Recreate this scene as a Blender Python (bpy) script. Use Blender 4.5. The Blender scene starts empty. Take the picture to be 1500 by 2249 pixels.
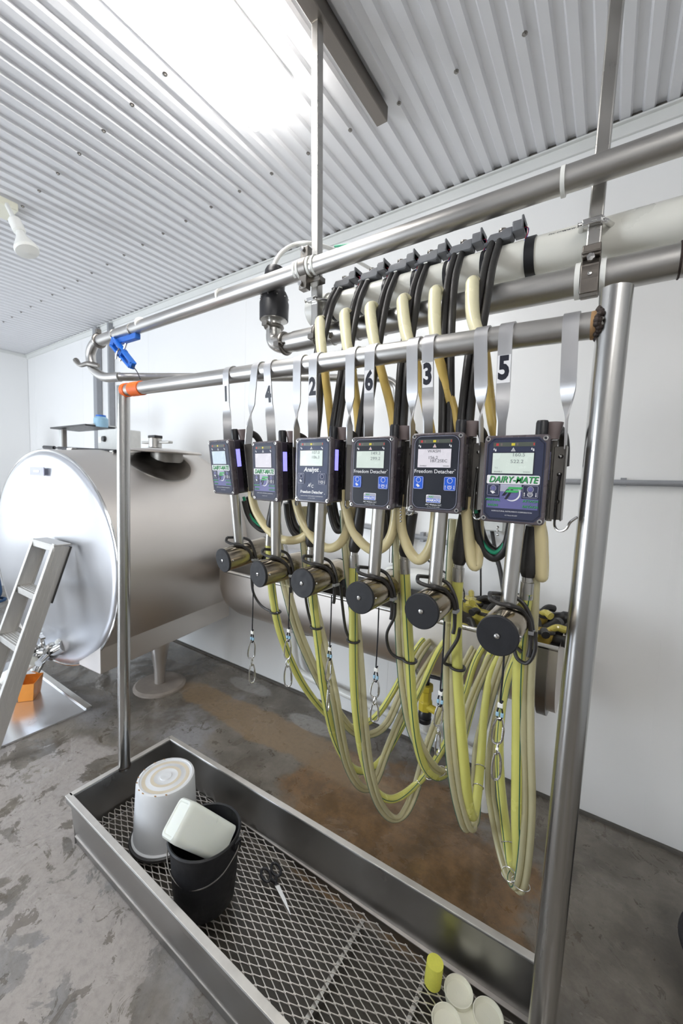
import bpy, math, random
import numpy as np
from mathutils import Vector, Matrix

# ------------------------------------------------------------------ camera, world, lights, exposure
SC = bpy.context.scene
COL = SC.collection
random.seed(7)
YAW, PITCH, ROLL, FPX, EYE = 0.5877, -0.0839, 0.0346, 872.5, Vector((0, 0, 1.45))
_f = Vector((-math.sin(YAW)*math.cos(PITCH), math.cos(YAW)*math.cos(PITCH), math.sin(PITCH)))
_r = Vector((math.cos(YAW), math.sin(YAW), 0))
_u = _r.cross(_f)
RT = _r*math.cos(ROLL) + _u*math.sin(ROLL)
UP = _u*math.cos(ROLL) - _r*math.sin(ROLL)
cam = bpy.data.cameras.new('camera')
camo = bpy.data.objects.new('camera', cam)
COL.objects.link(camo)
camo.matrix_world = Matrix(((RT.x, UP.x, -_f.x, EYE.x), (RT.y, UP.y, -_f.y, EYE.y), (RT.z, UP.z, -_f.z, EYE.z), (0, 0, 0, 1)))
cam.sensor_fit = 'HORIZONTAL'; cam.sensor_width = 36.0; cam.lens = 36.0*FPX/1500.0
cam.clip_start = 0.02
cam.dof.use_dof = True; cam.dof.focus_distance = 0.95; cam.dof.aperture_fstop = 7.0
SC.camera = camo

SC.view_settings.view_transform = 'Standard'
SC.view_settings.look = 'None'
SC.view_settings.gamma = 1.0
SC.view_settings.use_curve_mapping = False
SC.view_settings.exposure = 0.50

world = bpy.data.worlds.new('sky'); SC.world = world; world.use_nodes = True
wn = world.node_tree.nodes; wl = world.node_tree.links
sky = wn.new('ShaderNodeTexSky'); sky.sky_type = 'NISHITA'; sky.sun_disc = False
sky.sun_elevation = math.radians(40); sky.sun_rotation = math.radians(120)
wl.new(sky.outputs[0], wn['Background'].inputs[0]); wn['Background'].inputs[1].default_value = 0.22

FIX_E = 15.5        # emission of the ceiling light diffusers
def area(name, loc, rot, sx, sy, power, col=(1, 1, 1)):
    l = bpy.data.lights.new(name, 'AREA'); l.shape = 'RECTANGLE'; l.size = sx; l.size_y = sy; l.energy = power; l.color = col
    o = bpy.data.objects.new(name, l); COL.objects.link(o); o.location = loc; o.rotation_euler = rot
    return o
# daylight through the glass door behind the viewer and the window in the left wall
area('door_daylight', (-3.8, -2.30, 1.10), (math.radians(90), 0, 0), 1.7, 1.9, 92, (0.84, 0.91, 1.0))
area('window_daylight', (-5.98, -0.25, 1.35), (0, math.radians(-90), 0), 1.5, 1.1, 11, (0.86, 0.92, 1.0))

def ray(px, py):
    return RT*((px-750)/FPX) - UP*((py-1124.5)/FPX) + _f
def PY(px, py, Y):
    d = ray(px, py); return EYE + d*((Y-EYE.y)/d.y)
def PX(px, py, X):
    d = ray(px, py); return EYE + d*((X-EYE.x)/d.x)
def PZ(px, py, Z):
    d = ray(px, py); return EYE + d*((Z-EYE.z)/d.z)

# ------------------------------------------------------------------ materials
def srgb(r, g, b):
    f = lambda c: (c/255/12.92 if c/255 <= 0.04045 else ((c/255+0.055)/1.055)**2.4)
    return (f(r), f(g), f(b), 1)
def mat(name, col, rough=0.5, metal=0.0, var=0.08, scale=30.0, stretch=(1, 1, 1), rvar=0.08, bump=0.0, bscale=None, coat=0.0,
        emit=0.0, emitcol=None, trans=0.0, sss=0.0, spec=0.5):
    m = bpy.data.materials.new(name); m.use_nodes = True
    n = m.node_tree.nodes; l = m.node_tree.links; b = n['Principled BSDF']
    if len(col) == 3: col = srgb(*col)
    tc = n.new('ShaderNodeTexCoord'); mp = n.new('ShaderNodeMapping'); mp.inputs['Scale'].default_value = stretch
    l.new(tc.outputs['Object'], mp.inputs['Vector'])
    no = n.new('ShaderNodeTexNoise'); no.inputs['Scale'].default_value = scale; no.inputs['Detail'].default_value = 5
    l.new(mp.outputs[0], no.inputs['Vector'])
    mx = n.new('ShaderNodeMix'); mx.data_type = 'RGBA'
    mx.inputs['A'].default_value = tuple(c*(1-var*1.6) for c in col[:3])+(1,)
    mx.inputs['B'].default_value = tuple(min(1, c*(1+var*1.2)) for c in col[:3])+(1,)
    l.new(no.outputs['Fac'], mx.inputs['Factor']); l.new(mx.outputs['Result'], b.inputs['Base Color'])
    mr = n.new('ShaderNodeMapRange'); mr.inputs['To Min'].default_value = max(0.02, rough-rvar); mr.inputs['To Max'].default_value = min(1, rough+rvar)
    mr.inputs['From Min'].default_value = 0.3; mr.inputs['From Max'].default_value = 0.7
    l.new(no.outputs['Fac'], mr.inputs['Value']); l.new(mr.outputs[0], b.inputs['Roughness'])
    b.inputs['Metallic'].default_value = metal; b.inputs['Coat Weight'].default_value = coat
    b.inputs['Specular IOR Level'].default_value = spec
    if bump > 0:
        bp = n.new('ShaderNodeBump'); bp.inputs['Strength'].default_value = bump; bp.inputs['Distance'].default_value = 0.002
        if bscale:
            n2 = n.new('ShaderNodeTexNoise'); n2.inputs['Scale'].default_value = bscale; n2.inputs['Detail'].default_value = 4
            l.new(mp.outputs[0], n2.inputs['Vector']); l.new(n2.outputs['Fac'], bp.inputs['Height'])
        else: l.new(no.outputs['Fac'], bp.inputs['Height'])
        l.new(bp.outputs[0], b.inputs['Normal'])
    if emit > 0:
        b.inputs['Emission Color'].default_value = srgb(*emitcol) if emitcol else col
        b.inputs['Emission Strength'].default_value = emit
    if sss > 0:
        b.inputs['Subsurface Weight'].default_value = sss; b.inputs['Subsurface Radius'].default_value = (0.01, 0.008, 0.004)
    if trans > 0:
        tr = n.new('ShaderNodeBsdfTransparent'); ms = n.new('ShaderNodeMixShader'); ms.inputs[0].default_value = trans
        tr.inputs[0].default_value = tuple(min(1, 0.35+c*0.75) for c in col[:3])+(1,)
        l.new(b.outputs[0], ms.inputs[1]); l.new(tr.outputs[0], ms.inputs[2]); l.new(ms.outputs[0], n['Material Output'].inputs[0])
    return m
M = {}
M['steel'] = mat('stainless_steel', (194, 192, 188), 0.30, 1, 0.08, 9, (1, 1, 1), 0.06)
M['steel_x'] = mat('brushed_pipe_steel', (190, 188, 185), 0.36, 1, 0.12, 14, (0.25, 1, 1), 0.08, 0.06, 70)
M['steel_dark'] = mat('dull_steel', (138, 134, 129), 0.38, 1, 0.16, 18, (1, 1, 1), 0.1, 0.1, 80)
M['steel_bright'] = mat('polished_steel', (214, 213, 211), 0.14, 1, 0.04, 10, (1, 1, 1), 0.04)
M['steel_panel'] = mat('trough_steel', (170, 169, 167), 0.36, 1, 0.14, 5, (1, 1, 1), 0.1, 0.12, 45)
M['steel_motor'] = mat('motor_steel', (176, 166, 150), 0.22, 1, 0.18, 14, (3, 0.5, 3), 0.09, 0.1, 40)
M['steel_tank'] = mat('tank_steel', (214, 208, 202), 0.42, 1, 0.03, 4, (1, 1, 1), 0.04)
M['steel_face'] = mat('tank_face_steel', (202, 203, 207), 0.33, 1, 0.02, 3, (1, 1, 1), 0.03)
M['strap'] = mat('strap_aluminium', (200, 200, 202), 0.42, 1, 0.06, 40, (1, 1, 0.2), 0.06)
M['alu'] = mat('ladder_aluminium', (206, 204, 200), 0.48, 0.75, 0.08, 30, (6, 6, 0.3), 0.08)
M['galv'] = mat('galvanised_channel', (128, 122, 116), 0.42, 1, 0.15, 25, (1, 0.2, 1), 0.1)
M['stain'] = mat('beige_stain', (214, 204, 184), 0.5, 0, 0.08, 20)
M['pad'] = mat('pale_concrete', (160, 150, 140), 0.6, 0, 0.2, 18)
M['rim'] = mat('rim_steel', (216, 212, 206), 0.42, 0.65, 0.12, 26)
M['void_shade'] = mat('painted_void_shade', (74, 69, 62), 0.35, 0, 0.35, 14)
M['steel_post'] = mat('post_steel', (186, 185, 183), 0.24, 1, 0.05, 40, (1, 1, 0.06), 0.05)
M['mesh'] = mat('expanded_metal', (222, 216, 210), 0.40, 0.7, 0.12, 40)
M['wall'] = mat('white_wall_panel', (242, 242, 241), 0.34, 0, 0.006, 3, (1, 1, 1), 0.02)
M['grey_wall'] = mat('grey_painted_wall', (212, 212, 212), 0.5, 0, 0.03, 6)
M['ceil'] = mat('white_painted_steel', (226, 226, 228), 0.33, 0, 0.02, 6, (1, 1, 1), 0.05)
M['trim'] = mat('white_trim', (226, 227, 224), 0.4, 0, 0.02)
M['seam'] = mat('panel_seam', (205, 207, 208), 0.45, 0, 0.03)
M['edge_dark'] = mat('dark_edge_fill', (96, 92, 86), 0.8, 0, 0.25, 60)
M['white'] = mat('white_plastic', (235, 235, 230), 0.38, 0, 0.03, 20)
M['offwhite'] = mat('offwhite_pvc', (236, 235, 226), 0.33, 0, 0.03, 12)
M['bucket_w'] = mat('worn_white_bucket', (222, 224, 226), 0.42, 0, 0.08, 9, (1, 1, 1), 0.08)
M['jug'] = mat('milky_plastic', (226, 230, 222), 0.35, 0, 0.03, 14, trans=0.0, sss=0.15)
M['cream'] = mat('cream_plastic', (232, 230, 212), 0.4, 0, 0.02, 20)
M['black'] = mat('black_plastic', (30, 30, 34), 0.38, 0, 0.12, 50, bump=0.08, bscale=300)
M['cap'] = mat('black_cap', (27, 28, 33), 0.55, 0, 0.2, 60, bump=0.08, bscale=200)
M['rubber'] = mat('black_rubber', (44, 42, 41), 0.42, 0, 0.15, 40)
M['rubber_dk'] = mat('black_bucket_rubber', (27, 27, 30), 0.55, 0, 0.2, 60, bump=0.15, bscale=160)
M['twine'] = mat('black_cord', (22, 22, 30), 0.7)
M['tan'] = mat('cream_rubber_hose', (226, 212, 164), 0.33, 0, 0.07, 10, coat=0.15, sss=0.1)
M['gold'] = mat('amber_rubber_hose', (206, 176, 96), 0.33, 0, 0.07, 10, coat=0.1)
M['pale'] = mat('pale_silicone', (232, 226, 190), 0.3, 0, 0.04, 10, coat=0.2, sss=0.1)
M['yellow'] = mat('yellow_milk_hose', (214, 212, 116), 0.22, 0, 0.06, 12, coat=0.3, trans=0.12)
M['yellow2'] = mat('olive_milk_hose', (186, 184, 100), 0.22, 0, 0.06, 12, coat=0.3, trans=0.2)
M['clear'] = mat('clear_hose', (214, 208, 172), 0.16, 0, 0.06, 12, coat=0.4, trans=0.42)
M['stripe'] = mat('green_stripe', (30, 92, 74), 0.4)
M['green'] = mat('green_hose', (30, 150, 110), 0.4)
M['orange'] = mat('orange_tape', (250, 110, 26), 0.5, 0, 0.06, 80, bump=0.1)
M['carton'] = mat('orange_plastic', (250, 160, 66), 0.35, 0, 0.05)
M['blue'] = mat('blue_plastic', (30, 104, 200), 0.4, 0, 0.06)
M['ltblue'] = mat('pale_blue_plastic', (150, 190, 214), 0.4)
M['sponge'] = mat('yellow_sponge', (226, 224, 96), 0.9, 0, 0.05, 200, bump=0.4, bscale=500)
M['valve'] = mat('yellow_valve', (206, 186, 62), 0.4, 0, 0.1)
M['grey'] = mat('grey_plastic', (120, 122, 127), 0.45, 0, 0.1, 60)
M['conduit'] = mat('grey_conduit', (150, 152, 156), 0.45)
M['boxgrey'] = mat('grey_box', (206, 208, 206), 0.45)
M['amber'] = mat('amber_claw', (176, 150, 70), 0.25, 0, 0.15, 30, coat=0.3)
M['claw'] = mat('claw_yellow', (190, 176, 84), 0.25, 0, 0.2, 24, coat=0.3)
M['weld'] = mat('burnt_weld', (58, 48, 44), 0.6, 0.5, 0.3, 120, bump=0.5, bscale=200)
M['rust'] = mat('rust_stain', (176, 140, 100), 0.55, 0.4, 0.3, 60)
M['denim'] = mat('blue_denim', (52, 84, 122), 0.9, 0, 0.2, 120, bump=0.2, bscale=400)
M['shirt'] = mat('grey_cotton', (120, 124, 128), 0.9, 0, 0.1, 90)
M['skin'] = mat('skin', (206, 160, 132), 0.5, 0, 0.05, 30, sss=0.1)
M['hair'] = mat('brown_hair', (70, 50, 36), 0.6)
M['boot'] = mat('green_rubber_boot', (70, 74, 58), 0.5)
M['case'] = mat('smoky_case', (62, 56, 66), 0.22, 0, 0.2, 16, coat=0.4)
M['case_top'] = mat('smoky_lid', (92, 84, 88), 0.25, 0, 0.2, 30, coat=0.3)
M['case_in'] = mat('black_inner', (26, 25, 28), 0.3, 0, 0.2, 30)
M['smoke'] = mat('smoky_clear_cup', (150, 136, 134), 0.2, 0, 0.1, 20, trans=0.25)
M['navy'] = mat('navy_face', (58, 62, 84), 0.38, 0, 0.03, spec=0.3)
M['slate'] = mat('slate_face', (62, 70, 98), 0.38, 0, 0.03, spec=0.3)
M['char'] = mat('charcoal_face', (40, 43, 52), 0.38, 0, 0.03, spec=0.3)
M['darkline'] = mat('dark_print', (28, 30, 44), 0.4)
M['lav'] = mat('lavender_print', (104, 104, 156), 0.4)
M['silver'] = mat('silver_print', (176, 176, 196), 0.4)
M['wprint'] = mat('white_print', (240, 240, 242), 0.4)
M['gprint'] = mat('green_print', (66, 176, 98), 0.4)
M['bprint'] = mat('blue_print', (20, 92, 214), 0.4)
M['rprint'] = mat('red_print', (200, 60, 66), 0.4)
M['yprint'] = mat('yellow_led', (220, 204, 60), 0.4)
M['olive'] = mat('led_window', (86, 92, 84), 0.3)
M['lcd'] = mat('lcd_backlit', (204, 214, 206), 0.25, 0, 0.02, emit=0.14, emitcol=(210, 224, 214))
M['lcdp'] = mat('lcd_pale_pink', (214, 210, 216), 0.25, 0, 0.02, emit=0.14, emitcol=(218, 212, 222))
M['lcdb'] = mat('lcd_pale_blue', (196, 210, 220), 0.25, 0, 0.02, emit=0.14, emitcol=(200, 218, 230))
M['lcdtext'] = mat('lcd_segments', (128, 138, 138), 0.4)
M['lcdtext2'] = mat('lcd_segments_dark', (82, 84, 92), 0.4)
M['glow'] = mat('violet_backlight', (120, 120, 240), 0.3, emit=1.3, emitcol=(132, 128, 246))
M['lamp'] = mat('light_diffuser', (255, 255, 255), 0.4, emit=FIX_E, emitcol=(255, 253, 250))
M['sheet'] = mat('polished_floor_sheet', (228, 230, 234), 0.22, 0.85, 0.05, 6, (1, 1, 1), 0.08)
M['glass'] = mat('window_glass', (235, 242, 240), 0.05, 0, 0, trans=0.9)

def floor_material():
    m = bpy.data.materials.new('wet_concrete'); m.use_nodes = True
    n = m.node_tree.nodes; l = m.node_tree.links; b = n['Principled BSDF']
    tc = n.new('ShaderNodeTexCoord'); P = tc.outputs['Object']
    def noise(s, d=6, r=0.55, w=0.0):
        t = n.new('ShaderNodeTexNoise'); t.inputs['Scale'].default_value = s; t.inputs['Detail'].default_value = d
        t.inputs['Roughness'].default_value = r; t.inputs['Distortion'].default_value = w; l.new(P, t.inputs['Vector']); return t.outputs['Fac']
    def ramp(src, a, bb, c0=0.0, c1=1.0):
        r = n.new('ShaderNodeMapRange'); r.inputs['From Min'].default_value = a; r.inputs['From Max'].default_value = bb
        r.inputs['To Min'].default_value = c0; r.inputs['To Max'].default_value = c1; r.interpolation_type = 'SMOOTHSTEP'; l.new(src, r.inputs['Value']); return r.outputs[0]
    def mixc(f, A, B):
        x = n.new('ShaderNodeMix'); x.data_type = 'RGBA'
        l.new(f, x.inputs['Factor'])
        for s, v in (('A', A), ('B', B)):
            if isinstance(v, tuple): x.inputs[s].default_value = v
            else: l.new(v, x.inputs[s])
        return x.outputs['Result']
    def math_(op, a, bb):
        x = n.new('ShaderNodeMath'); x.operation = op
        for i, v in enumerate((a, bb)):
            if isinstance(v, (int, float)): x.inputs[i].default_value = v
            else: l.new(v, x.inputs[i])
        return x.outputs[0]
    big = noise(1.3, 7, 0.6, 0.5); mid = noise(5, 8, 0.62, 0.3); fine = noise(40, 5, 0.7)
    base = mixc(ramp(mid, 0.35, 0.68), srgb(104, 98, 89), srgb(136, 129, 119))
    base = mixc(ramp(big, 0.52, 0.66), base, srgb(150, 148, 148))
    # rusty milkstone stain round the drain, under the hoses
    def blob(cx, cy, rx, ry):
        sx = n.new('ShaderNodeSeparateXYZ'); l.new(P, sx.inputs[0])
        dx = math_('DIVIDE', math_('SUBTRACT', sx.outputs[0], cx), rx); dy = math_('DIVIDE', math_('SUBTRACT', sx.outputs[1], cy), ry)
        d = math_('ADD', math_('MULTIPLY', dx, dx), math_('MULTIPLY', dy, dy))
        d = math_('ADD', d, math_('ADD', math_('MULTIPLY', math_('SUBTRACT', mid, 0.5), 1.8), math_('MULTIPLY', math_('SUBTRACT', big, 0.5), 2.2)))
        return ramp(d, 1.05, 0.62)
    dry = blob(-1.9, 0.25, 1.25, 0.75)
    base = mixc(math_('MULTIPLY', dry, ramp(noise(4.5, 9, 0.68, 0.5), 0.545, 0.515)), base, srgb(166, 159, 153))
    blot = ramp(noise(11, 8, 0.7, 0.8), 0.585, 0.605)
    base = mixc(math_('MULTIPLY', blot, 0.6), base, srgb(92, 84, 72))
    st = blob(-0.62, 1.42, 0.62, 0.40)
    base = mixc(math_('MULTIPLY', st, 0.85), base, mixc(ramp(noise(9, 6, 0.7), 0.35, 0.65), srgb(112, 86, 54), srgb(146, 114, 78)))
    st2 = blob(-1.6, 1.60, 0.95, 0.13)
    base = mixc(math_('MULTIPLY', st2, 0.75), base, srgb(150, 128, 100))
    st3 = blob(-1.35, 1.78, 0.16, 0.06); st4 = blob(-1.95, 1.86, 0.2, 0.07)
    base = mixc(math_('MULTIPLY', math_('MAXIMUM', st3, st4), 0.7), base, srgb(168, 165, 160))
    base = mixc(math_('MULTIPLY', ramp(noise(22, 7, 0.75), 0.60, 0.70), 0.55), base, srgb(52, 46, 40))
    base = mixc(math_('MULTIPLY', ramp(fine, 0.4, 0.75), 0.3), base, srgb(84, 80, 76))
    l.new(base, b.inputs['Base Color'])
    wet = math_('MAXIMUM', ramp(noise(2.2, 7, 0.6, 0.6), 0.45, 0.55), blot)
    rg = n.new('ShaderNodeMapRange'); rg.inputs['To Min'].default_value = 0.52; rg.inputs['To Max'].default_value = 0.13
    l.new(wet, rg.inputs['Value']); l.new(rg.outputs[0], b.inputs['Roughness'])
    bp = n.new('ShaderNodeBump'); bp.inputs['Strength'].default_value = 0.35; bp.inputs['Distance'].default_value = 0.004
    l.new(math_('MULTIPLY', math_('ADD', fine, mid), math_('SUBTRACT', 1.05, wet)), bp.inputs['Height']); l.new(bp.outputs[0], b.inputs['Normal'])
    return m
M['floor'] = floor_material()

# ------------------------------------------------------------------ mesh building
WM = {}          # world matrix of each parent, kept by hand
_text = {}
def text_geo(s, bold=0.0, shear=0.0):
    k = (s, bold, shear)
    if k not in _text:
        c = bpy.data.curves.new('t', 'FONT'); c.body = s; c.size = 1.0; c.align_x = 'CENTER'; c.align_y = 'CENTER'
        c.offset = bold; c.shear = shear; c.resolution_u = 3
        o = bpy.data.objects.new('t', c); COL.objects.link(o)
        dg = bpy.context.evaluated_depsgraph_get(); me = bpy.data.meshes.new_from_object(o.evaluated_get(dg))
        _text[k] = ([tuple(v.co) for v in me.vertices], [tuple(p.vertices) for p in me.polygons])
        bpy.data.objects.remove(o); bpy.data.curves.remove(c); bpy.data.meshes.remove(me)
    return _text[k]
def catmull(pts, sub=6):
    pts = [Vector(p) for p in pts]
    if len(pts) < 3: return pts
    out = []
    for i in range(len(pts)-1):
        p0 = pts[i-1] if i else pts[0]*2-pts[1]; p1, p2 = pts[i], pts[i+1]
        p3 = pts[i+2] if i+2 < len(pts) else pts[-1]*2-pts[-2]
        for k in range(sub):
            t = k/sub
            out.append(0.5*((2*p1) + (p2-p0)*t + (2*p0-5*p1+4*p2-p3)*t*t + (3*p1-p0-3*p2+p3)*t**3))
    out.append(pts[-1]); return out
def frames(path, up0=None):
    T = []
    for i in range(len(path)):
        a = path[max(0, i-1)]; b = path[min(len(path)-1, i+1)]
        t = (b-a); T.append(t.normalized() if t.length > 1e-9 else Vector((0, 0, 1)))
    n = Vector(up0) if up0 else (Vector((0, -1, 0)) if abs(T[0].y) < 0.8 else Vector((0, 0, 1)))
    N = []
    for t in T:
        n = n - t*n.dot(t); n.normalize(); N.append(n.copy())
    return T, N
class MB:
    def __init__(s, m=None): s.v = []; s.f = []; s.mi = []; s.mats = []; s.cur = 0; s.mat(m) if m else None
    def mat(s, m):
        m = M[m] if isinstance(m, str) else m
        if m not in s.mats: s.mats.append(m)
        s.cur = s.mats.index(m); return s
    def add(s, v, f):
        o = len(s.v); s.v += [Vector(p) for p in v]
        for q in f: s.f.append(tuple(i+o for i in q)); s.mi.append(s.cur)
        return s
    def box(s, c, d, R=None):
        c = Vector(c); x, y, z = d[0]/2, d[1]/2, d[2]/2
        v = [Vector(p) for p in ((-x, -y, -z), (x, -y, -z), (x, y, -z), (-x, y, -z), (-x, -y, z), (x, -y, z), (x, y, z), (-x, y, z))]
        if R is not None: v = [R @ p for p in v]
        return s.add([p+c for p in v], [(0, 3, 2, 1), (4, 5, 6, 7), (0, 1, 5, 4), (1, 2, 6, 5), (2, 3, 7, 6), (3, 0, 4, 7)])
    def bar(s, a, b, w, h, up=(0, 0, 1)):
        a = Vector(a); b = Vector(b); t = (b-a).normalized(); u = Vector(up); u = (u-t*u.dot(t)).normalized(); r = t.cross(u)
        v = []
        for p in (a, b):
            for q in ((-1, -1), (1, -1), (1, 1), (-1, 1)): v.append(p + r*(q[0]*w/2) + u*(q[1]*h/2))
        return s.add(v, [(0, 1, 2, 3), (7, 6, 5, 4), (0, 4, 5, 1), (1, 5, 6, 2), (2, 6, 7, 3), (3, 7, 4, 0)])
    def sweep(s, path, rad, seg=12, cap=True, up0=None, close=False):
        path = [Vector(p) for p in path]; T, N = frames(path, up0)
        if close:
            T[0] = T[-1] = (path[1]-path[-2]).normalized(); N[-1] = N[0]
        v = []; n = len(path)
        for i in range(n):
            r = rad[i] if isinstance(rad, (list, tuple)) else rad
            B = T[i].cross(N[i])
            for k in range(seg):
                a = 2*math.pi*k/seg; v.append(path[i] + N[i]*(r*math.cos(a)) + B*(r*math.sin(a)))
        f = []
        for i in range(n-1):
            for k in range(seg):
                k2 = (k+1) % seg; f.append((i*seg+k, (i+1)*seg+k, (i+1)*seg+k2, i*seg+k2)[::-1])
        if cap and not close:
            f.append(tuple(range(seg))); f.append(tuple((n-1)*seg+k for k in range(seg))[::-1])
            f[-2] = f[-2][::1]
        return s.add(v, f)
    def tube(s, pts, r, seg=12, sub=6, **k):
        p = catmull(pts, sub)
        if isinstance(r, (list, tuple)):
            rr = []
            for i in range(len(p)):
                t = i/(len(p)-1)*(len(r)-1); j = min(int(t), len(r)-2); rr.append(r[j]+(r[j+1]-r[j])*(t-j))
            r = rr
        return s.sweep(p, r, seg, **k)
    def cyl(s, a, b, r0, r1=None, seg=24):
        return s.sweep([a, b], [r0, r1 if r1 is not None else r0], seg)
    def lathe(s, c, axis, prof, seg=28, xdir=None, cap=True):
        c = Vector(c); ax = Vector(axis).normalized(); u = Vector(xdir) if xdir else ax.orthogonal(); u = (u-ax*u.dot(ax)).normalized(); w = ax.cross(u)
        v = []; n = len(prof)
        for (r, h) in prof:
            for k in range(seg):
                a = 2*math.pi*k/seg; v.append(c + ax*h + u*(r*math.cos(a)) + w*(r*math.sin(a)))
        f = []
        for i in range(n-1):
            for k in range(seg):
                k2 = (k+1) % seg; f.append((i*seg+k, i*seg+k2, (i+1)*seg+k2, (i+1)*seg+k))
        if cap and prof[0][0] > 1e-6: f.append(tuple(range(seg))[::-1])
        if cap and prof[-1][0] > 1e-6: f.append(tuple((n-1)*seg+k for k in range(seg)))
        return s.add(v, f)
    def torus(s, c, axis, R, r, seg=24, ts=8, xdir=None, sy=1.0):
        c = Vector(c); ax = Vector(axis).normalized(); u = Vector(xdir) if xdir else ax.orthogonal(); u = (u-ax*u.dot(ax)).normalized(); w = ax.cross(u)
        p = [c + u*(R*math.cos(2*math.pi*k/seg)) + w*(R*sy*math.sin(2*math.pi*k/seg)) for k in range(seg+1)]
        return s.sweep(p, r, ts, close=True, up0=ax)
    def sphere(s, c, r, seg=14, sc=(1, 1, 1)):
        n = 8; c = Vector(c); v = []
        for i in range(n+1):
            t = math.pi*i/n
            for k in range(seg):
                a = 2*math.pi*k/seg; v.append(c+Vector((r*sc[0]*math.sin(t)*math.cos(a), r*sc[1]*math.sin(t)*math.sin(a), -r*sc[2]*math.cos(t))))
        f = []
        for i in range(n):
            for k in range(seg):
                k2 = (k+1) % seg; f.append((i*seg+k, i*seg+k2, (i+1)*seg+k2, (i+1)*seg+k))
        return s.add(v, f)
    def prism(s, poly, o, ux, uy, d):      # polygon in the plane (ux, uy) at o, extruded by the vector d
        o = Vector(o); ux = Vector(ux); uy = Vector(uy); d = Vector(d); n = len(poly)
        a = [o + ux*p[0] + uy*p[1] for p in poly]
        return s.add(a + [p+d for p in a], [tuple(range(n)), tuple(range(2*n-1, n-1, -1))] + [(i, i+n, (i+1) % n+n, (i+1) % n) for i in range(n)])
    def flat(s, poly, y):                   # printed shape in the x-z plane of a face looking towards -y
        return s.add([(p[0], y, p[1]) for p in poly], [tuple(range(len(poly)))])
    def rect(s, x0, x1, z0, z1, y): return s.flat([(x0, z0), (x1, z0), (x1, z1), (x0, z1)], y)
    def outline(s, poly, y, w):
        n = len(poly)
        for i in range(n):
            a = Vector((poly[i][0], 0, poly[i][1])); b = Vector((poly[(i+1) % n][0], 0, poly[(i+1) % n][1])); t = (b-a)
            if t.length < 1e-7: continue
            t.normalize(); q = Vector((-t.z, 0, t.x))*(w/2); a -= t*w*0.4; b += t*w*0.4
            s.add([Vector((p.x, y, p.z)) for p in (a-q, b-q, b+q, a+q)], [(0, 1, 2, 3)])
        return s
    def ring2(s, cx, cz, r, w, y, a0=0, a1=360, n=20):
        p = [(cx+r*math.cos(math.radians(a0+(a1-a0)*i/n)), cz+r*math.sin(math.radians(a0+(a1-a0)*i/n))) for i in range(n+1)]
        v = []; 
        for i, q in enumerate(p):
            a = math.radians(a0+(a1-a0)*i/n); ww = w[0]+(w[1]-w[0])*math.sin(math.pi*i/n) if isinstance(w, tuple) else w
            v.append((q[0]+ww/2*math.cos(a), y, q[1]+ww/2*math.sin(a))); v.append((q[0]-ww/2*math.cos(a), y, q[1]-ww/2*math.sin(a)))
        return s.add(v, [(2*i, 2*i+2, 2*i+3, 2*i+1) for i in range(n)])
    def disc2(s, cx, cz, r, y, n=20): return s.flat([(cx+r*math.cos(2*math.pi*i/n), cz+r*math.sin(2*math.pi*i/n)) for i in range(n)], y)
    def text(s, t, size, x, z, y, bold=0.0, shear=0.0, sx=1.0):
        v, f = text_geo(t, bold, shear)
        return s.add([(x+p[0]*size*sx, y, z+p[1]*size) for p in v], f)
    def xf(s, mtx): s.v = [mtx @ p for p in s.v]; return s
    def build(s, name, parent=None, local=False, smooth=True, bevel=0.0, bseg=2, angle=32, origin=None):
        me = bpy.data.meshes.new(name); v = s.v
        W = Matrix.Identity(4)
        if parent is not None: W = WM[parent.name]
        off = Vector((0, 0, 0))
        if parent is not None and not local:
            inv = W.inverted(); v = [inv @ p for p in v]
        if parent is None:
            if origin is None:
                mn = [min(p[i] for p in v) for i in range(3)]; mx_ = [max(p[i] for p in v) for i in range(3)]
                off = Vector(((mn[0]+mx_[0])/2, (mn[1]+mx_[1])/2, mn[2]))
            else: off = Vector(origin)
            v = [p-off for p in v]
        me.from_pydata([tuple(p) for p in v], [], s.f)
        for m in s.mats: me.materials.append(m)
        if len(s.mats) > 1: me.polygons.foreach_set('material_index', s.mi)
        if smooth:
            me.polygons.foreach_set('use_smooth', [True]*len(me.polygons)); me.set_sharp_from_angle(angle=math.radians(angle))
        me.update()
        o = bpy.data.objects.new(name, me); COL.objects.link(o)
        if parent is not None: o.parent = parent
        else: o.location = off
        WM[o.name] = W if parent is not None else Matrix.Translation(off)
        if bevel > 0:
            b = o.modifiers.new('bevel', 'BEVEL'); b.width = bevel; b.segments = bseg; b.limit_method = 'ANGLE'; b.angle_limit = math.radians(40)
        return o
def tag(o, label, cat, group=None):
    o['label'] = label; o['category'] = cat
    if group: o['group'] = group
    return o
def struct(o, label=None):
    o['kind'] = 'structure'
    if label: o['label'] = label
    return o
def thing(name, label, cat, loc=(0, 0, 0), rot=None, group=None):
    o = bpy.data.objects.new(name, None); COL.objects.link(o); o.empty_display_size = 0.1
    mtx = Matrix.Translation(Vector(loc))
    if rot is not None: mtx = mtx @ rot.to_4x4()
    o.matrix_world = mtx; WM[o.name] = mtx
    return tag(o, label, cat, group)
def rrect(x0, x1, z0, z1, r, n=4):
    out = []
    for cx, cz, a in ((x1-r, z0+r, -90), (x1-r, z1-r, 0), (x0+r, z1-r, 90), (x0+r, z0+r, 180)):
        for i in range(n+1):
            t = math.radians(a+90*i/n); out.append((cx+r*math.cos(t), cz+r*math.sin(t)))
    return out
def chamf(x0, x1, z0, z1, c): return [(x0+c, z0), (x1-c, z0), (x1, z0+c), (x1, z1-c), (x1-c, z1), (x0+c, z1), (x0, z1-c), (x0, z0+c)]

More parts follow.
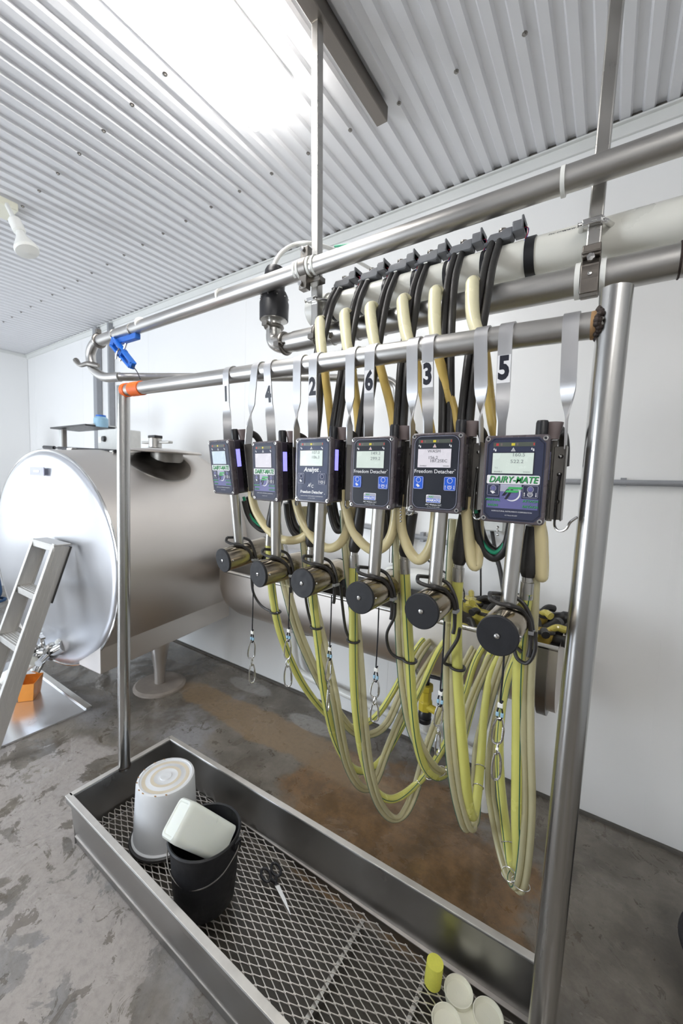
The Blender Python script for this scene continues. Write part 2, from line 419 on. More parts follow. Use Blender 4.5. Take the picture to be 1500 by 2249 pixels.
# ------------------------------------------------------------------ the room
XL, XR, YF, YB = -6.07, 1.7, -2.4, 2.006
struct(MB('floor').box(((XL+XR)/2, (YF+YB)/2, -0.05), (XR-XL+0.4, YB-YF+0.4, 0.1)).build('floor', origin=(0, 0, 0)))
ceil_z = lambda x: 2.888+0.009*x
def make_ceiling():
    b = MB('ceil'); p = 0.0735; x0 = -0.089-p*86; v = []; prof = []
    for k in range(0, 112):
        x = x0+k*p
        for dx, dz in ((-0.0145, 0.013), (0.0145, 0.013), (0.0215, 0.0), (0.052, 0.0)): prof.append((x+dx, ceil_z(x+dx)+dz))
    prof = [q for q in prof if XL-0.05 < q[0] < XR+0.05]
    for y in (YF-0.1, 0.0, YB-0.004):
        for q in prof: v.append((q[0], y, q[1]))
    n = len(prof)
    b.add(v, [(j*n+i, j*n+i+1, (j+1)*n+i+1, (j+1)*n+i) for j in range(2) for i in range(n-1)])
    b.box(((XL+XR)/2, (YF+YB)/2, 3.0), (XR-XL+0.4, YB-YF+0.4, 0.08))
    c = struct(b.build('ceiling', angle=12, origin=(0, 0, 2.9)))
    g = MB('edge_dark')  # dark blocks filling the rib hollows where they meet the wall
    for k in range(0, 96):
        x = -0.089-p*72+k*p
        if XL < x < XR: g.box((x, YB-0.012, ceil_z(x)+0.006), (0.034, 0.012, 0.016))
    o = g.build('rib_end', c); o['kind'] = 'stuff'
    s = MB('steel_dark')
    for yy in (1.455, 0.91, 0.36, -0.2):
        for k in range(26):
            x = -0.33-0.2205*(k-4)+0.037*0
            if XL+0.1 < x < XR-0.1: s.lathe((x, yy, ceil_z(x)+0.001), (0, 0, -1), [(0.009, 0), (0.009, 0.002), (0.005, 0.003), (0.004, 0.007), (0, 0.007)], 8)
    o = s.build('ceiling_screw', c); o['kind'] = 'stuff'
make_ceiling()
def wall_with_hole(name, axis, pos, a0, a1, h0, h1, z0, z1, m='wall', th=0.12, out=1):
    b = MB(m); H = 2.95
    def blk(p0, p1, q0, q1):
        if p1-p0 < 1e-4 or q1-q0 < 1e-4: return
        c = ((p0+p1)/2, (q0+q1)/2)
        if axis == 'x': b.box((pos+out*th/2, c[0], c[1]), (th, p1-p0, q1-q0))
        else: b.box((c[0], pos+out*th/2, c[1]), (p1-p0, th, q1-q0))
    blk(a0, h0, 0, H); blk(h1, a1, 0, H); blk(h0, h1, 0, z0); blk(h0, h1, z1, H)
    return struct(b.build(name, smooth=False))
wl_ = wall_with_hole('wall_left', 'x', XL, YF, YB, -0.9, 0.4, 0.62, 2.05, out=-1)
wf_ = wall_with_hole('wall_front', 'y', YF, XL, XR, -4.75, -2.85, 0.0, 2.15, m='grey_wall', out=-1)
struct(MB('grey_wall').box((XR+0.06, (YF+YB)/2, 1.475), (0.12, YB-YF, 2.95)).build('wall_right', smooth=False))
wb = struct(MB('seam').box(((XL+XR)/2, YB+0.07, 1.475), (XR-XL+0.2, 0.12, 2.95)).build('wall_back', smooth=False))
xs = [XL]+[0.233-1.22*k for k in range(5, -2, -1)]
xs = [x for x in xs if XL <= x < XR]+[XR]
for a, c in zip(xs[:-1], xs[1:]):
    if c-a > 0.05: MB('wall').box(((a+c)/2, YB+0.005, 1.43), (c-a-0.005, 0.01, 2.86)).build('panel', wb, smooth=False, bevel=0.001, bseg=1)
for x in xs[1:-1]: MB('wall').box((x, YB+0.0005, 1.43), (0.02, 0.003, 2.86)).build('joint_strip', wb, smooth=False)
def window(name, c, w, h, axis):
    u = Vector((0, 1, 0)) if axis == 'x' else Vector((1, 0, 0)); d = Vector((1, 0, 0)) if axis == 'x' else Vector((0, 1, 0)); z = Vector((0, 0, 1)); c = Vector(c)
    b = MB('white')
    for s in (-1, 1):
        b.bar(c+u*s*(w/2-0.03)-z*h/2, c+u*s*(w/2-0.03)+z*h/2, 0.06, 0.08, d)
        b.bar(c-u*(w/2-0.06)+z*s*(h/2-0.03), c+u*(w/2-0.06)+z*s*(h/2-0.03), 0.08, 0.06, z)
    b.bar(c-z*(h/2-0.06), c+z*(h/2-0.06), 0.04, 0.06, d)
    o = struct(b.build(name, smooth=False))
    MB('glass').bar(c-u*(w/2-0.06), c+u*(w/2-0.06), 0.006, h-0.12, z).build('pane', o, smooth=False)
window('window_1', (XL-0.06, -0.25, 1.335), 1.3, 1.43, 'x')
window('door_1', (-3.8, YF-0.06, 1.075), 1.9, 2.15, 'y')
# white J-trim under the corrugated ceiling
b = MB('trim')
b.bar((XL, YB-0.006, ceil_z(XL)-0.028), (XR, YB-0.006, ceil_z(XR)-0.028), 0.014, 0.05)
b.bar((XL, YB-0.016, ceil_z(XL)-0.006), (XR, YB-0.016, ceil_z(XR)-0.006), 0.026, 0.008)
struct(b.build('trim_1', smooth=False, bevel=0.003))
struct(MB('trim').bar((XL+0.006, YF, ceil_z(XL)-0.02), (XL+0.006, YB, ceil_z(XL)-0.02), 0.012, 0.035).build('trim_2', smooth=False))
struct(MB('edge_dark').bar((XL, YB-0.008, 0.006), (XR, YB-0.008, 0.006), 0.016, 0.012).build('base_gap_strip', smooth=False))  # dark strip drawn for the gap at the foot of the back wall

# ------------------------------------------------------------------ ceiling light, floodlight, channel, hangers
def light_fixture(name, x, y0, y1, label):
    z = ceil_z(x); t = thing(name, label, 'ceiling light', (x, (y0+y1)/2, z))
    MB('white').box((x, (y0+y1)/2, z-0.02), (0.19, y1-y0-0.01, 0.04)).build('housing', t, bevel=0.008)
    b = MB('lamp'); b.prism(rrect(-0.105, 0.105, -(y1-y0)/2, (y1-y0)/2, 0.02), (x, (y0+y1)/2, z-0.04), (1, 0, 0), (0, 1, 0), (0, 0, -0.062))
    b.build('diffuser', t, bevel=0.014, bseg=3)
    e = MB('white')
    for s in (y0, y1): e.box((x, s, z-0.035), (0.12, 0.014, 0.03))
    e.build('end_clip', t, bevel=0.003)
light_fixture('ceiling_light', -1.145, -0.06, 1.175, 'long white wraparound ceiling light glowing above the wash trough')
light_fixture('ceiling_light', 0.9, -2.2, -0.5, 'unseen long ceiling light added as fill near the right wall')  # added out of view to brighten the right side of the room
def floodlight():
    x, y = -2.80, 0.84; z = ceil_z(x); t = thing('flood_lamp', 'unlit white reflector flood bulb on a swivel arm under the ceiling at left', 'lamp', (x, y, z))
    MB('cream').box((x-0.03, y+0.0, z-0.02), (0.16, 0.10, 0.04)).build('mounting_plate', t, bevel=0.006)
    a = PY(15, 458, y); c = PY(30, 480, y); d = PY(48, 504, y-0.01); e = d+(RT*.36-UP*.93)*.125
    MB('white').cyl(a+Vector((0, 0, 0.02)), c, 0.011, seg=10).build('swivel_arm', t)
    d = c+(RT*.42-UP*.90)*.075; e = d+(RT*.36-UP*.93)*.125; ax = (d-c).normalized()
    MB('white').lathe(c, ax, [(0.0, 0), (0.022, 0.002), (0.029, 0.012), (0.029, 0.072), (0.022, 0.078), (0, 0.079)], 18).build('socket', t)
    ax = (e-d).normalized(); L = (e-d).length
    MB('white').lathe(d, ax, [(0.018, 0), (0.022, 0.012), (0.024, 0.03), (0.052, L*0.70), (0.056, L*0.80), (0.052, L*0.90), (0.0, L*.97)], 22).build('bulb', t)
floodlight()
def channel(name, x, y0, y1, label):
    z = ceil_z(x); b = MB('galv')
    b.box((x, (y0+y1)/2, z-0.052), (0.046, y1-y0, 0.006)); b.box((x-0.02, (y0+y1)/2, z-0.026), (0.006, y1-y0, 0.052)); b.box((x+0.02, (y0+y1)/2, z-0.026), (0.006, y1-y0, 0.052))
    b.box((x, y1-0.003, z-0.03), (0.044, 0.006, 0.045))
    return tag(b.build(name, smooth=False, bevel=0.002, bseg=1), label, 'channel')
channel('ceiling_channel', -0.835, -1.2, 1.445, 'steel channel bolted along the ceiling beside the glowing light')
channel('ceiling_channel', -0.055, -1.2, 1.06, 'steel channel on the ceiling over the right-hand hanger tube')
YH = 1.04
def hanger(name, top, bot, label):
    t = thing(name, label, 'hanger', top)
    MB('steel').bar(top, bot, 0.027, 0.027, (0, 1, 0)).build('square_tube', t, smooth=False, bevel=0.003)
    return t
h1 = hanger('pipe_hanger', (-0.843, YH, ceil_z(-0.84)-0.054), (-0.812, YH, 1.93), 'upright steel square tube hanging from the ceiling at the left end of the white pipe')
h2 = hanger('pipe_hanger', (-0.055, YH, ceil_z(-0.06)-0.054), (-0.066, YH, 1.915), 'upright steel square tube hanging from the ceiling beside the tall right post')
# hose clamps on the hangers
for t, x in ((h1, -0.815), (h2, -0.066)):
    b = MB('steel_bright'); zc = 2.006
    b.tube([(x-0.03, YH+0.05, zc+0.012), (x-0.02, YH-0.012, zc+0.006), (x+0.015, YH-0.017, zc), (x+0.03, YH+0.02, zc+0.006), (x+0.055, YH+0.06, zc+0.014)], 0.006, 8)
    b.box((x-0.004, YH-0.02, zc+0.002), (0.036, 0.012, 0.013)); b.cyl((x-0.03, YH-0.02, zc+0.002), (x+0.018, YH-0.02, zc+0.002), 0.004, seg=8)
    b.build('hose_clamp', t, bevel=0.002)

# ------------------------------------------------------------------ pipes
def clip_ring(parent, c, axis, R, m='white', w=0.004, name='band'):
    MB(m).lathe(Vector(c)-Vector(axis)*w, axis, [(R, 0), (R+0.003, 0), (R+0.003, 2*w), (R, 2*w)], 20).build(name, parent)
ZU = 2.086; YU = 0.985; RU = 0.0255
up = thing('milk_pipe', 'upper stainless steel pipe running the length of the wall in front of the hangers', 'pipe', (-1, YU, ZU))
MB('steel_x').cyl((-2.09, YU, ZU-0.012), (1.3, YU, ZU+0.012), RU, seg=28).build('pipe', up)
b = MB('steel')
b.tube([(-2.08, YU, ZU-0.012), (-2.15, YU, ZU-0.02), (-2.2, YU+0.005, ZU-0.06), (-2.185, YU+0.01, ZU-0.13), (-2.10, YU+0.02, ZU-0.178), (-1.99, YU+0.04, ZU-0.186)], 0.0225, 14)
b.tube([(-1.995, YU+0.035, ZU-0.186), PY(340, 828, 1.15), PY(600, 829, 1.5), PY(800, 831, 1.80), PY(848, 834, 1.86), PY(868, 846, 1.885), PY(872, 868, 1.89), PY(871, 905, 1.89), PY(862, 1235, 1.89)], 0.0195, 14, 8)
b.mats = [M['steel_x']]; b.build('return_pipe', up)
b = MB('steel_dark'); b.torus((-2.10, YU, ZU-0.012), (1, 0, 0), 0.027, 0.008, 20, 8); b.box((-2.10, YU-0.005, ZU+0.03), (0.02, 0.02, 0.02)); b.build('union_clamp', up)
b = MB('steel_dark'); q = Vector((-2.19, YU+0.005, ZU-0.115)); b.tube([q+Vector((0.07, 0, -0.01)), q+Vector((0.02, -0.025, 0)), q+Vector((-0.05, -0.03, 0.0)), q+Vector((-0.10, -0.03, 0.03))], [0.01, 0.012, 0.01, 0.014], 8); b.build('wing_clamp', up)
for px, py in ((310, 714), (487, 657), (655, 592), (694, 579), (1239, 383)):
    p = PY(px, py, YU); clip_ring(up, (p.x, YU, ZU+0.0066*p.x/1.0*0+0.0), (1, 0, 0), RU)
for px in ((871, 840+76), (872, 884)): pass
for py in (896, 913): p = PY(870, py, 1.89); clip_ring(up, p, (0.0, 0, 1), 0.0195, 'white', 0.005)
p = PY(673, 585, YU)
b = MB('steel_dark'); b.lathe((p.x-0.014, YU, ZU), (1, 0, 0), [(0.027, 0), (0.030, 0), (0.030, 0.028), (0.027, 0.028)], 24)
b.box((p.x, YU-0.006, ZU-0.047), (0.028, 0.024, 0.04)); b.box((p.x, YU-0.002, ZU+0.043), (0.028, 0.022, 0.032)); b.box((p.x+0.025, YU+0.018, ZU-0.036), (0.05, 0.03, 0.016))
b.build('pipe_clamp', up, bevel=0.002)
b = MB('steel_bright'); b.lathe((p.x-0.004, YU-0.02, ZU-0.052), (0, -1, 0), [(0.008, 0), (0.008, 0.006), (0, 0.007)], 6); b.lathe((p.x-0.004, YU-0.014, ZU+0.05), (0, -1, 0), [(0.008, 0), (0.008, 0.006), (0, 0.007)], 6); b.build('clamp_bolt', up)
for s in (-1, 1): clip_ring(up, (p.x+s*0.019, YU, ZU), (1, 0, 0), RU+0.001, 'white', 0.004, 'clamp_liner')
g = MB('green'); g.tube([PY(735, 541, 1.0), PY(800, 533, 1.0), PY(880, 521, 1.0), PY(960, 497, 1.0), PY(1020, 471, 1.0)], 0.0035, 6); tag(g.build('green_air_line'), 'thin green plastic line tucked under the upper steel pipe', 'tube')
# lower steel milk line
ZL = 1.899; RL = 0.0325
lp = thing('milk_line', 'lower stainless steel pipe behind the rail that feeds the cream hoses', 'pipe', (-0.4, YH, ZL))
MB('steel_x').cyl((-0.90, YH, ZL), (1.3, YH, ZL), RL, seg=28).build('pipe', lp)
MB('weld').torus((0.083, YH, ZL), (1, 0, 0), RL, 0.0022, 26, 6).build('weld_bead', lp)
b = MB('steel'); b.tube([(-1.0, YH, 1.965), (-1.0, YH, 1.945), (-0.995, YH, 1.915), (-0.965, YH, 1.900), (-0.935, YH, ZL), (-0.90, YH, ZL)], [0.026, 0.026, 0.027, 0.029, 0.030, 0.031], 16); b.build('elbow', lp)
for c, ax, R in (((-1.0, YH, 1.962), (0, 0, 1), 0.028), ((-0.945, YH, ZL), (1, 0, 0), 0.032), ((-0.80, YH, ZL), (1, 0, 0), 0.034)):
    b = MB('steel_dark'); b.torus(c, ax, R, 0.007, 22, 8)
    b.box(Vector(c)+Vector((0.0, -0.036, -0.012 if ax[0] else 0)), (0.022, 0.022, 0.014)); b.cyl(Vector(c)+Vector((-0.018, -0.036, -0.012 if ax[0] else 0)), Vector(c)+Vector((0.018, -0.036, -0.012 if ax[0] else 0)), 0.004, seg=8)
    b.build('union_clamp', lp)
x = -0.066
b = MB('galv'); b.lathe((x-0.017, YH, ZL), (1, 0, 0), [(RL+0.003, 0), (RL+0.006, 0), (RL+0.006, 0.034), (RL+0.003, 0.034)], 26)
b.box((x, YH-0.02, ZL+0.045), (0.034, 0.03, 0.024)); b.box((x, YH-0.03, ZL+0.040), (0.036, 0.02, 0.004)); b.box((x, YH-0.026, ZL-0.012), (0.034, 0.02, 0.06)); b.build('pipe_clamp', lp, bevel=0.002)
b = MB('steel_bright'); b.lathe((x, YH-0.036, ZL+0.028), (0, -1, 0), [(0.008, 0), (0.008, 0.006), (0, 0.007)], 6); b.lathe((x, YH-0.036, ZL-0.004), (0, -1, 0), [(0.005, 0), (0.004, 0.004), (0, 0.005)], 8); b.build('clamp_bolt', lp)
for s in (-1, 1): clip_ring(lp, (x+s*0.023, YH, ZL), (1, 0, 0), RL+0.001, 'white', 0.005, 'clamp_liner')
# white plastic vacuum line
YV, ZV, RV = 1.10, 2.006, 0.0425
pv = thing('vacuum_pipe', 'thick white plastic pipe carrying the six grey pulsators', 'pipe', (-0.4, YV, ZV))
MB('offwhite').cyl((-0.84, YV, ZV), (1.3, YV, ZV), RV, seg=30).build('pipe', pv)
b = MB('white'); b.lathe((-0.80, YV, ZV), (-1, 0, 0), [(RV, 0), (RV+0.005, 0), (RV+0.005, 0.075), (RV, 0.08), (0, 0.082)], 26); b.box((-0.885, YV, ZV), (0.012, 0.03, 0.03)); b.build('end_cap', pv)
for px, py in ((1168, 560),):
    p = PY(px, py, YV); clip_ring(pv, (p.x, YV, ZV), (1, 0, 0), RV+0.0005, 'black', 0.011, 'black_band')
b = MB('darkline')
for s, px, py, sz in (('www.charlotte', 1275, 506, 0.012), ('PVC DWV', 1223, 518, 0.008)):
    p = PY(px, py, YV-RV*0.83); v, f = text_geo(s, 0.0, 0.25)
    aa = math.radians(34)
    b.add([(p.x+q[0]*sz, YV-math.cos(aa+q[1]*sz/RV)*(RV+0.0004), ZV+math.sin(aa+q[1]*sz/RV)*(RV+0.0004)) for q in v], f)
b.build('printed_lettering', pv, smooth=False)
w = MB('offwhite'); w.tube([(-0.1, YV+0.01, ZV-0.072), (0.4, YV+0.012, ZV-0.062), (1.2, YV+0.014, ZV-0.058)], 0.006, 8); w.tube([(-0.5, YV+0.01, ZV-0.078), (-0.1, YV+0.01, ZV-0.072)], 0.006, 8)
tag(w.build('white_air_tube'), 'thin white tube strung under the thick white plastic pipe', 'tube')
# black receiver on the elbow
t = thing('sensor_canister', 'black cylinder with a wider collar standing on the steel elbow', 'canister', (-1.0, YH, 1.975))
MB('black').lathe((-1.0, YH, 1.985), (0, 0, 1), [(0.0, 0.118), (0.034, 0.118), (0.034, 0.16), (0.028, 0.172), (0, 0.174)][::1], 26).build('upper_body', t)
MB('black').lathe((-1.0, YH, 1.985), (0, 0, 1), [(0.049, 0.0), (0.050, 0.055), (0.047, 0.062), (0.047, 0.078), (0.040, 0.092), (0.035, 0.094), (0.035, 0.15), (0, 0.15)], 28).build('collar', t)
b = MB('steel_bright')
for k in range(10):
    a = k*math.pi/5; b.lathe((-1.0+0.0475*math.cos(a), YH+0.0475*math.sin(a), 2.055), (math.cos(a), math.sin(a), 0), [(0.003, 0), (0.002, 0.002), (0, 0.002)], 6)
b.build('screw_ring', t)
MB('steel').lathe((-1.0, YH, 1.985), (0, 0, -1), [(0.046, -0.002), (0.046, 0.002), (0.024, 0.004), (0.024, 0.02), (0, 0.02)], 24).build('base_fitting', t)
w = MB('white'); w.tube([(-1.0, YH, 2.155), PY(605, 575, YH), PY(622, 552, YH+0.02), PY(650, 537, YH+0.06), PY(690, 536, YH+0.1), PY(750, 556, YH+0.3), PY(820, 594, YH+0.6)], 0.0075, 10)
tag(w.build('white_cable'), 'white flexible tube arching from the black canister behind the hanger', 'tube')

# ------------------------------------------------------------------ wash trough with posts and rail
TX0, TX1, TY0, TY1, TZ = -1.625, -0.035, 0.63, 1.06, 0.20
rk = thing('wash_trough', 'long stainless steel trough on the floor with two tall posts and a rail', 'trough', (-0.8, 0.84, 0))
def wall_panel(name, a, c, inn):       # folded sheet wall with a rolled lip, a..c along the top, inn = direction of the inside
    b = MB('steel_panel'); a = Vector(a); c = Vector(c); inn = Vector(inn); z = Vector((0, 0, 1))
    prof = [(0.012, 0.004), (0.0, TZ-0.018), (-0.014, TZ-0.018), (-0.014, TZ), (0.008, TZ+0.003), (0.010, TZ-0.004), (0.003, TZ-0.007), (0.015, 0.004)]
    v = [a+inn*p[0]+z*p[1] for p in prof]+[c+inn*p[0]+z*p[1] for p in prof]; n = len(prof)
    b.add(v, [(i, (i+1) % n, (i+1) % n+n, i+n) for i in range(n)]+[tuple(range(n))[::-1], tuple(range(n, 2*n))])
    return b.build(name, rk, smooth=False, bevel=0.002)
wall_panel('side_panel', (TX0, TY0, 0), (TX1, TY0-0.012, 0), (0, 1, 0))
wall_panel('side_panel', (TX1, TY1+0.035, 0), (TX0, TY1-0.008, 0), (0, -1, 0))
wall_panel('end_panel', (TX0, TY1-.004, 0), (TX0, TY0+.006, 0), (1, 0, 0))
wall_panel('end_panel', (TX1, TY0, 0), (TX1, TY1, 0), (-1, 0, 0))
MB('void_shade').box(((TX0+TX1)/2, (TY0+TY1)/2, 0.004), (TX1-TX0-0.04, TY1-TY0-0.04, 0.004)).build('bottom_plate', rk, smooth=False)  # plate coloured dark to paint the shaded void under the mesh
MZ = 0.046
for a_, c_ in (((TX0-.012, TY0-.003, TZ+.003), (TX1+.01, TY0-.015, TZ+.003)), ((TX1+.01, TY1+.038, TZ+.003), (TX0-.012, TY1-.005, TZ+.003)), ((TX0-.003, TY1-.01, TZ+.003), (TX0-.003, TY0, TZ+.003)), ((TX1+.003, TY0, TZ+.003), (TX1+.003, TY1, TZ+.003))):
    MB('rim').bar(a_, c_, .021, .004).build('rim', rk, smooth=False, bevel=.0012)
def mesh_floor():
    b = MB('mesh'); sw, lw = 0.0118, 0.050; x0, x1, y0, y1 = TX0+0.02, TX1-0.02, TY0+0.018, TY1-0.012
    ny = int((y1-y0)/sw); nx = int((x1-x0)/lw)
    for j in range(ny+1):
        y = y0+j*sw; up_ = (j % 2)
        for i in range(nx*2+1):
            s = 1 if (i+j) % 2 == 0 else -1
            a = Vector((x0+i*lw/2, y+(-s)*sw*0.42, MZ+0.001*s)); c = Vector((x0+(i+1)*lw/2, y+s*sw*0.42, MZ-0.001*s))
            if c.x > x1: continue
            d = (c-a); b.bar(a+d*0.03, c-d*0.03, 0.0026, 0.0024); 
            b.box(c+Vector((0, s*sw*0.08, 0)), (0.008, 0.0040, 0.003))
    o = b.build('mesh_floor', rk, smooth=False); o['kind'] = 'stuff'
    b = MB('mesh'); b.bar((x0, y1+0.004, MZ-0.004), (x1, y1+0.03, MZ-0.004), 0.02, 0.003); b.bar((x0, y0-0.004, MZ-0.004), (x1, y0-0.01, MZ-0.004), 0.02, 0.003)
    b.build('mesh_ledge', rk, smooth=False)
    for x in (-1.1, -0.55, -0.33): MB('steel').box((x, (TY0+TY1)/2, MZ-0.016), (0.012, TY1-TY0-0.05, 0.018)).build('cross_bar', rk, smooth=False)
mesh_floor()
pL0, pL1 = Vector((-1.619, 0.832, 0.19)), Vector((-1.587, 0.83, 1.776))
pR0, pR1 = Vector((-0.033, 0.832, 0.03)), Vector((-0.0135, 0.83, 1.783))
def post(a, c, r, name='post'):
    b = MB('steel_post'); ax = (c-a); L = ax.length
    b.lathe(a, ax, [(r, 0), (r, L), (r-0.003, L), (r-0.003, L-0.05), (0, L-0.05)], 30)
    return b.build(name, rk)
post(pL0, pL1, 0.0235); post(pR0, pR1, 0.0243)
RA, RB = Vector((-1.572, 0.83, 1.760)), Vector((-0.03, 0.83, 1.729)); RR = 0.0228
MB('steel_x').cyl(RA, RB, RR, seg=30).build('rail', rk)
def on_rail(x): t = (x-RA.x)/(RB.x-RA.x); return RA+(RB-RA)*t
b = MB('weld')
for k in range(26):
    a = 2*math.pi*k/26; b.sphere(on_rail(-0.034)+Vector((random.uniform(-.003, .003), math.cos(a)*RR*1.04, math.sin(a)*RR*1.04)), random.uniform(0.0045, 0.0075), 8)
b.build('weld_bead', rk)
b = MB('rust'); d = (pR1-pR0).normalized()
q = on_rail(-0.034); b.lathe(q-Vector((0.008, 0, 0)), (1, 0, 0), [(RR+0.0003, -0.004), (RR+0.0008, 0), (RR+0.0003, 0.004)], 24)
b.build('heat_stain', rk)
b = MB('orange')
for x0, x1, e in ((-1.575, -1.552, 0.003), (-1.522, -1.455, 0.003)):
    n = 5
    prof = [(RR, 0)]+[(RR+e*(0.7+0.5*random.random()), (x1-x0)*i/n) for i in range(n+1)]+[(RR, x1-x0)]
    b2 = MB('orange').lathe(on_rail(x0), (RB-RA), prof, 26); b2.build('orange_tape', rk, angle=60)
MB('weld').torus(pL0+Vector((0, 0, 0.012)), (0, 0, 1), 0.0235, 0.003, 20, 6).build('weld_bead', rk)

# ------------------------------------------------------------------ detacher units
def strap_path(xr, pts_low, tw, W=0.0255, TH=0.003, n0=(0, -1, 0)):
    """ribbon: hooked over the rail at xr, down the front, twisted, to the bracket"""
    c = on_rail(xr); R = RR+TH/2+0.0004; path = []; tws = []
    path += [c+Vector((0, R, -0.012)), c+Vector((0, R, -0.004))]; tws += [0, 0]
    for k in range(0, 9): a = math.pi*k/8; path.append(c+Vector((0, R*math.cos(a), R*math.sin(a)))); tws.append(0)
    z0 = c.z
    for f in (0.12, 0.3, 0.45, 0.52, 0.58, 0.64, 0.70, 0.76, 0.84, 1.0):
        low = Vector(pts_low); top = c+Vector((0, -R, 0)); path.append(top+(low-top)*f); tws.append(tw*min(1, max(0, (f-0.45)/0.31)))
    return path, tws, W, TH
def ribbon(b, path, tws, W, TH):
    n = len(path); v = []
    for i in range(n):
        t = (path[min(n-1, i+1)]-path[max(0, i-1)]).normalized(); w = Vector((1, 0, 0)); w = (w-t*w.dot(t)).normalized(); nn = t.cross(w)
        a = math.radians(tws[i]); sm = math.sin(math.radians(tws[i])*math.pi/math.radians(90)) if tws[i] else 0
        w2 = w*math.cos(a)+nn*math.sin(a); n2 = t.cross(w2)
        for q in ((-1, -1), (1, -1), (1, 1), (-1, 1)): v.append(path[i]+w2*(q[0]*W/2)+n2*(q[1]*TH/2))
    f = [(0, 1, 2, 3), tuple(4*(n-1)+k for k in (3, 2, 1, 0))]
    for i in range(n-1):
        for k in range(4): f.append((4*i+k, 4*i+(k+1) % 4, 4*i+4+(k+1) % 4, 4*i+4+k)[::-1])
    return b.add(v, f)
HAND = [(-.30, -.5), (-.5, -.1), (-.9, .05), (-.88, .18), (-.5, .12), (-.95, .35), (-.88, .48), (-.42, .27), (-.75, .65), (-.65, .75), (-.25, .38), (-.35, .85), (-.22, .9), (.02, .42), (.35, .25), (.75, -.15), (.8, -.3), (.4, -.2), (.15, -.55)]
def icon_hand(b, cx, cz, s, y): b.flat([(cx+p[0]*s, cz+p[1]*s) for p in HAND][::-1], y)
def icon_drops(b, cx, cz, s, y):
    for dx, dz, k in ((-0.45, 0.3, 0.8), (0.4, -0.25, 1.0)):
        b.flat([(cx+(dx+q[0]*k)*s, cz+(dz+q[1]*k)*s) for q in ((0, 1), (-.25, .3), (-.45, -.2), (-.25, -.6), (.1, -.65), (.4, -.35), (.35, .05))], y)
def icon_tri(b, cx, cz, s, y, m1, m2):
    b.mat(m1).flat([(cx-s, cz-s*0.8), (cx+s, cz-s*0.8), (cx, cz+s)], y); b.mat(m2).flat([(cx-s*0.66, cz-s*0.62), (cx+s*0.66, cz-s*0.62), (cx, cz+s*0.62)], y-0.0001)
    b.mat(m1).text('A', s*1.0, cx, cz-s*0.2, y-0.0002, 0.03)
def icon_cluster(b, cx, cz, s, y):
    b.ring2(cx, cz, s, s*0.2, y, 180, 360, 12)
    for k in range(-2, 3): b.rect(cx+k*s*0.42-s*0.07, cx+k*s*0.42+s*0.07, cz+s*0.1, cz+s*0.75, y)
    b.rect(cx-s, cx+s, cz-s*0.02, cz+s*0.14, y); b.rect(cx-s*.75, cx+s*.75, cz-s*0.5, cz-s*0.38, y)
def arrow(b, cx, cz, s, y, up_=1):
    b.rect(cx-s*0.14, cx+s*0.14, cz-s, cz+s*0.0+s*0.6, y) if up_ > 0 else b.rect(cx-s*0.14, cx+s*0.14, cz-s*0.6, cz+s, y)
    b.flat([(cx-s*0.42, cz+up_*s*0.5), (cx, cz+up_*s*1.05), (cx+s*0.42, cz+up_*s*0.5)][::(1 if up_ < 0 else -1)], y)

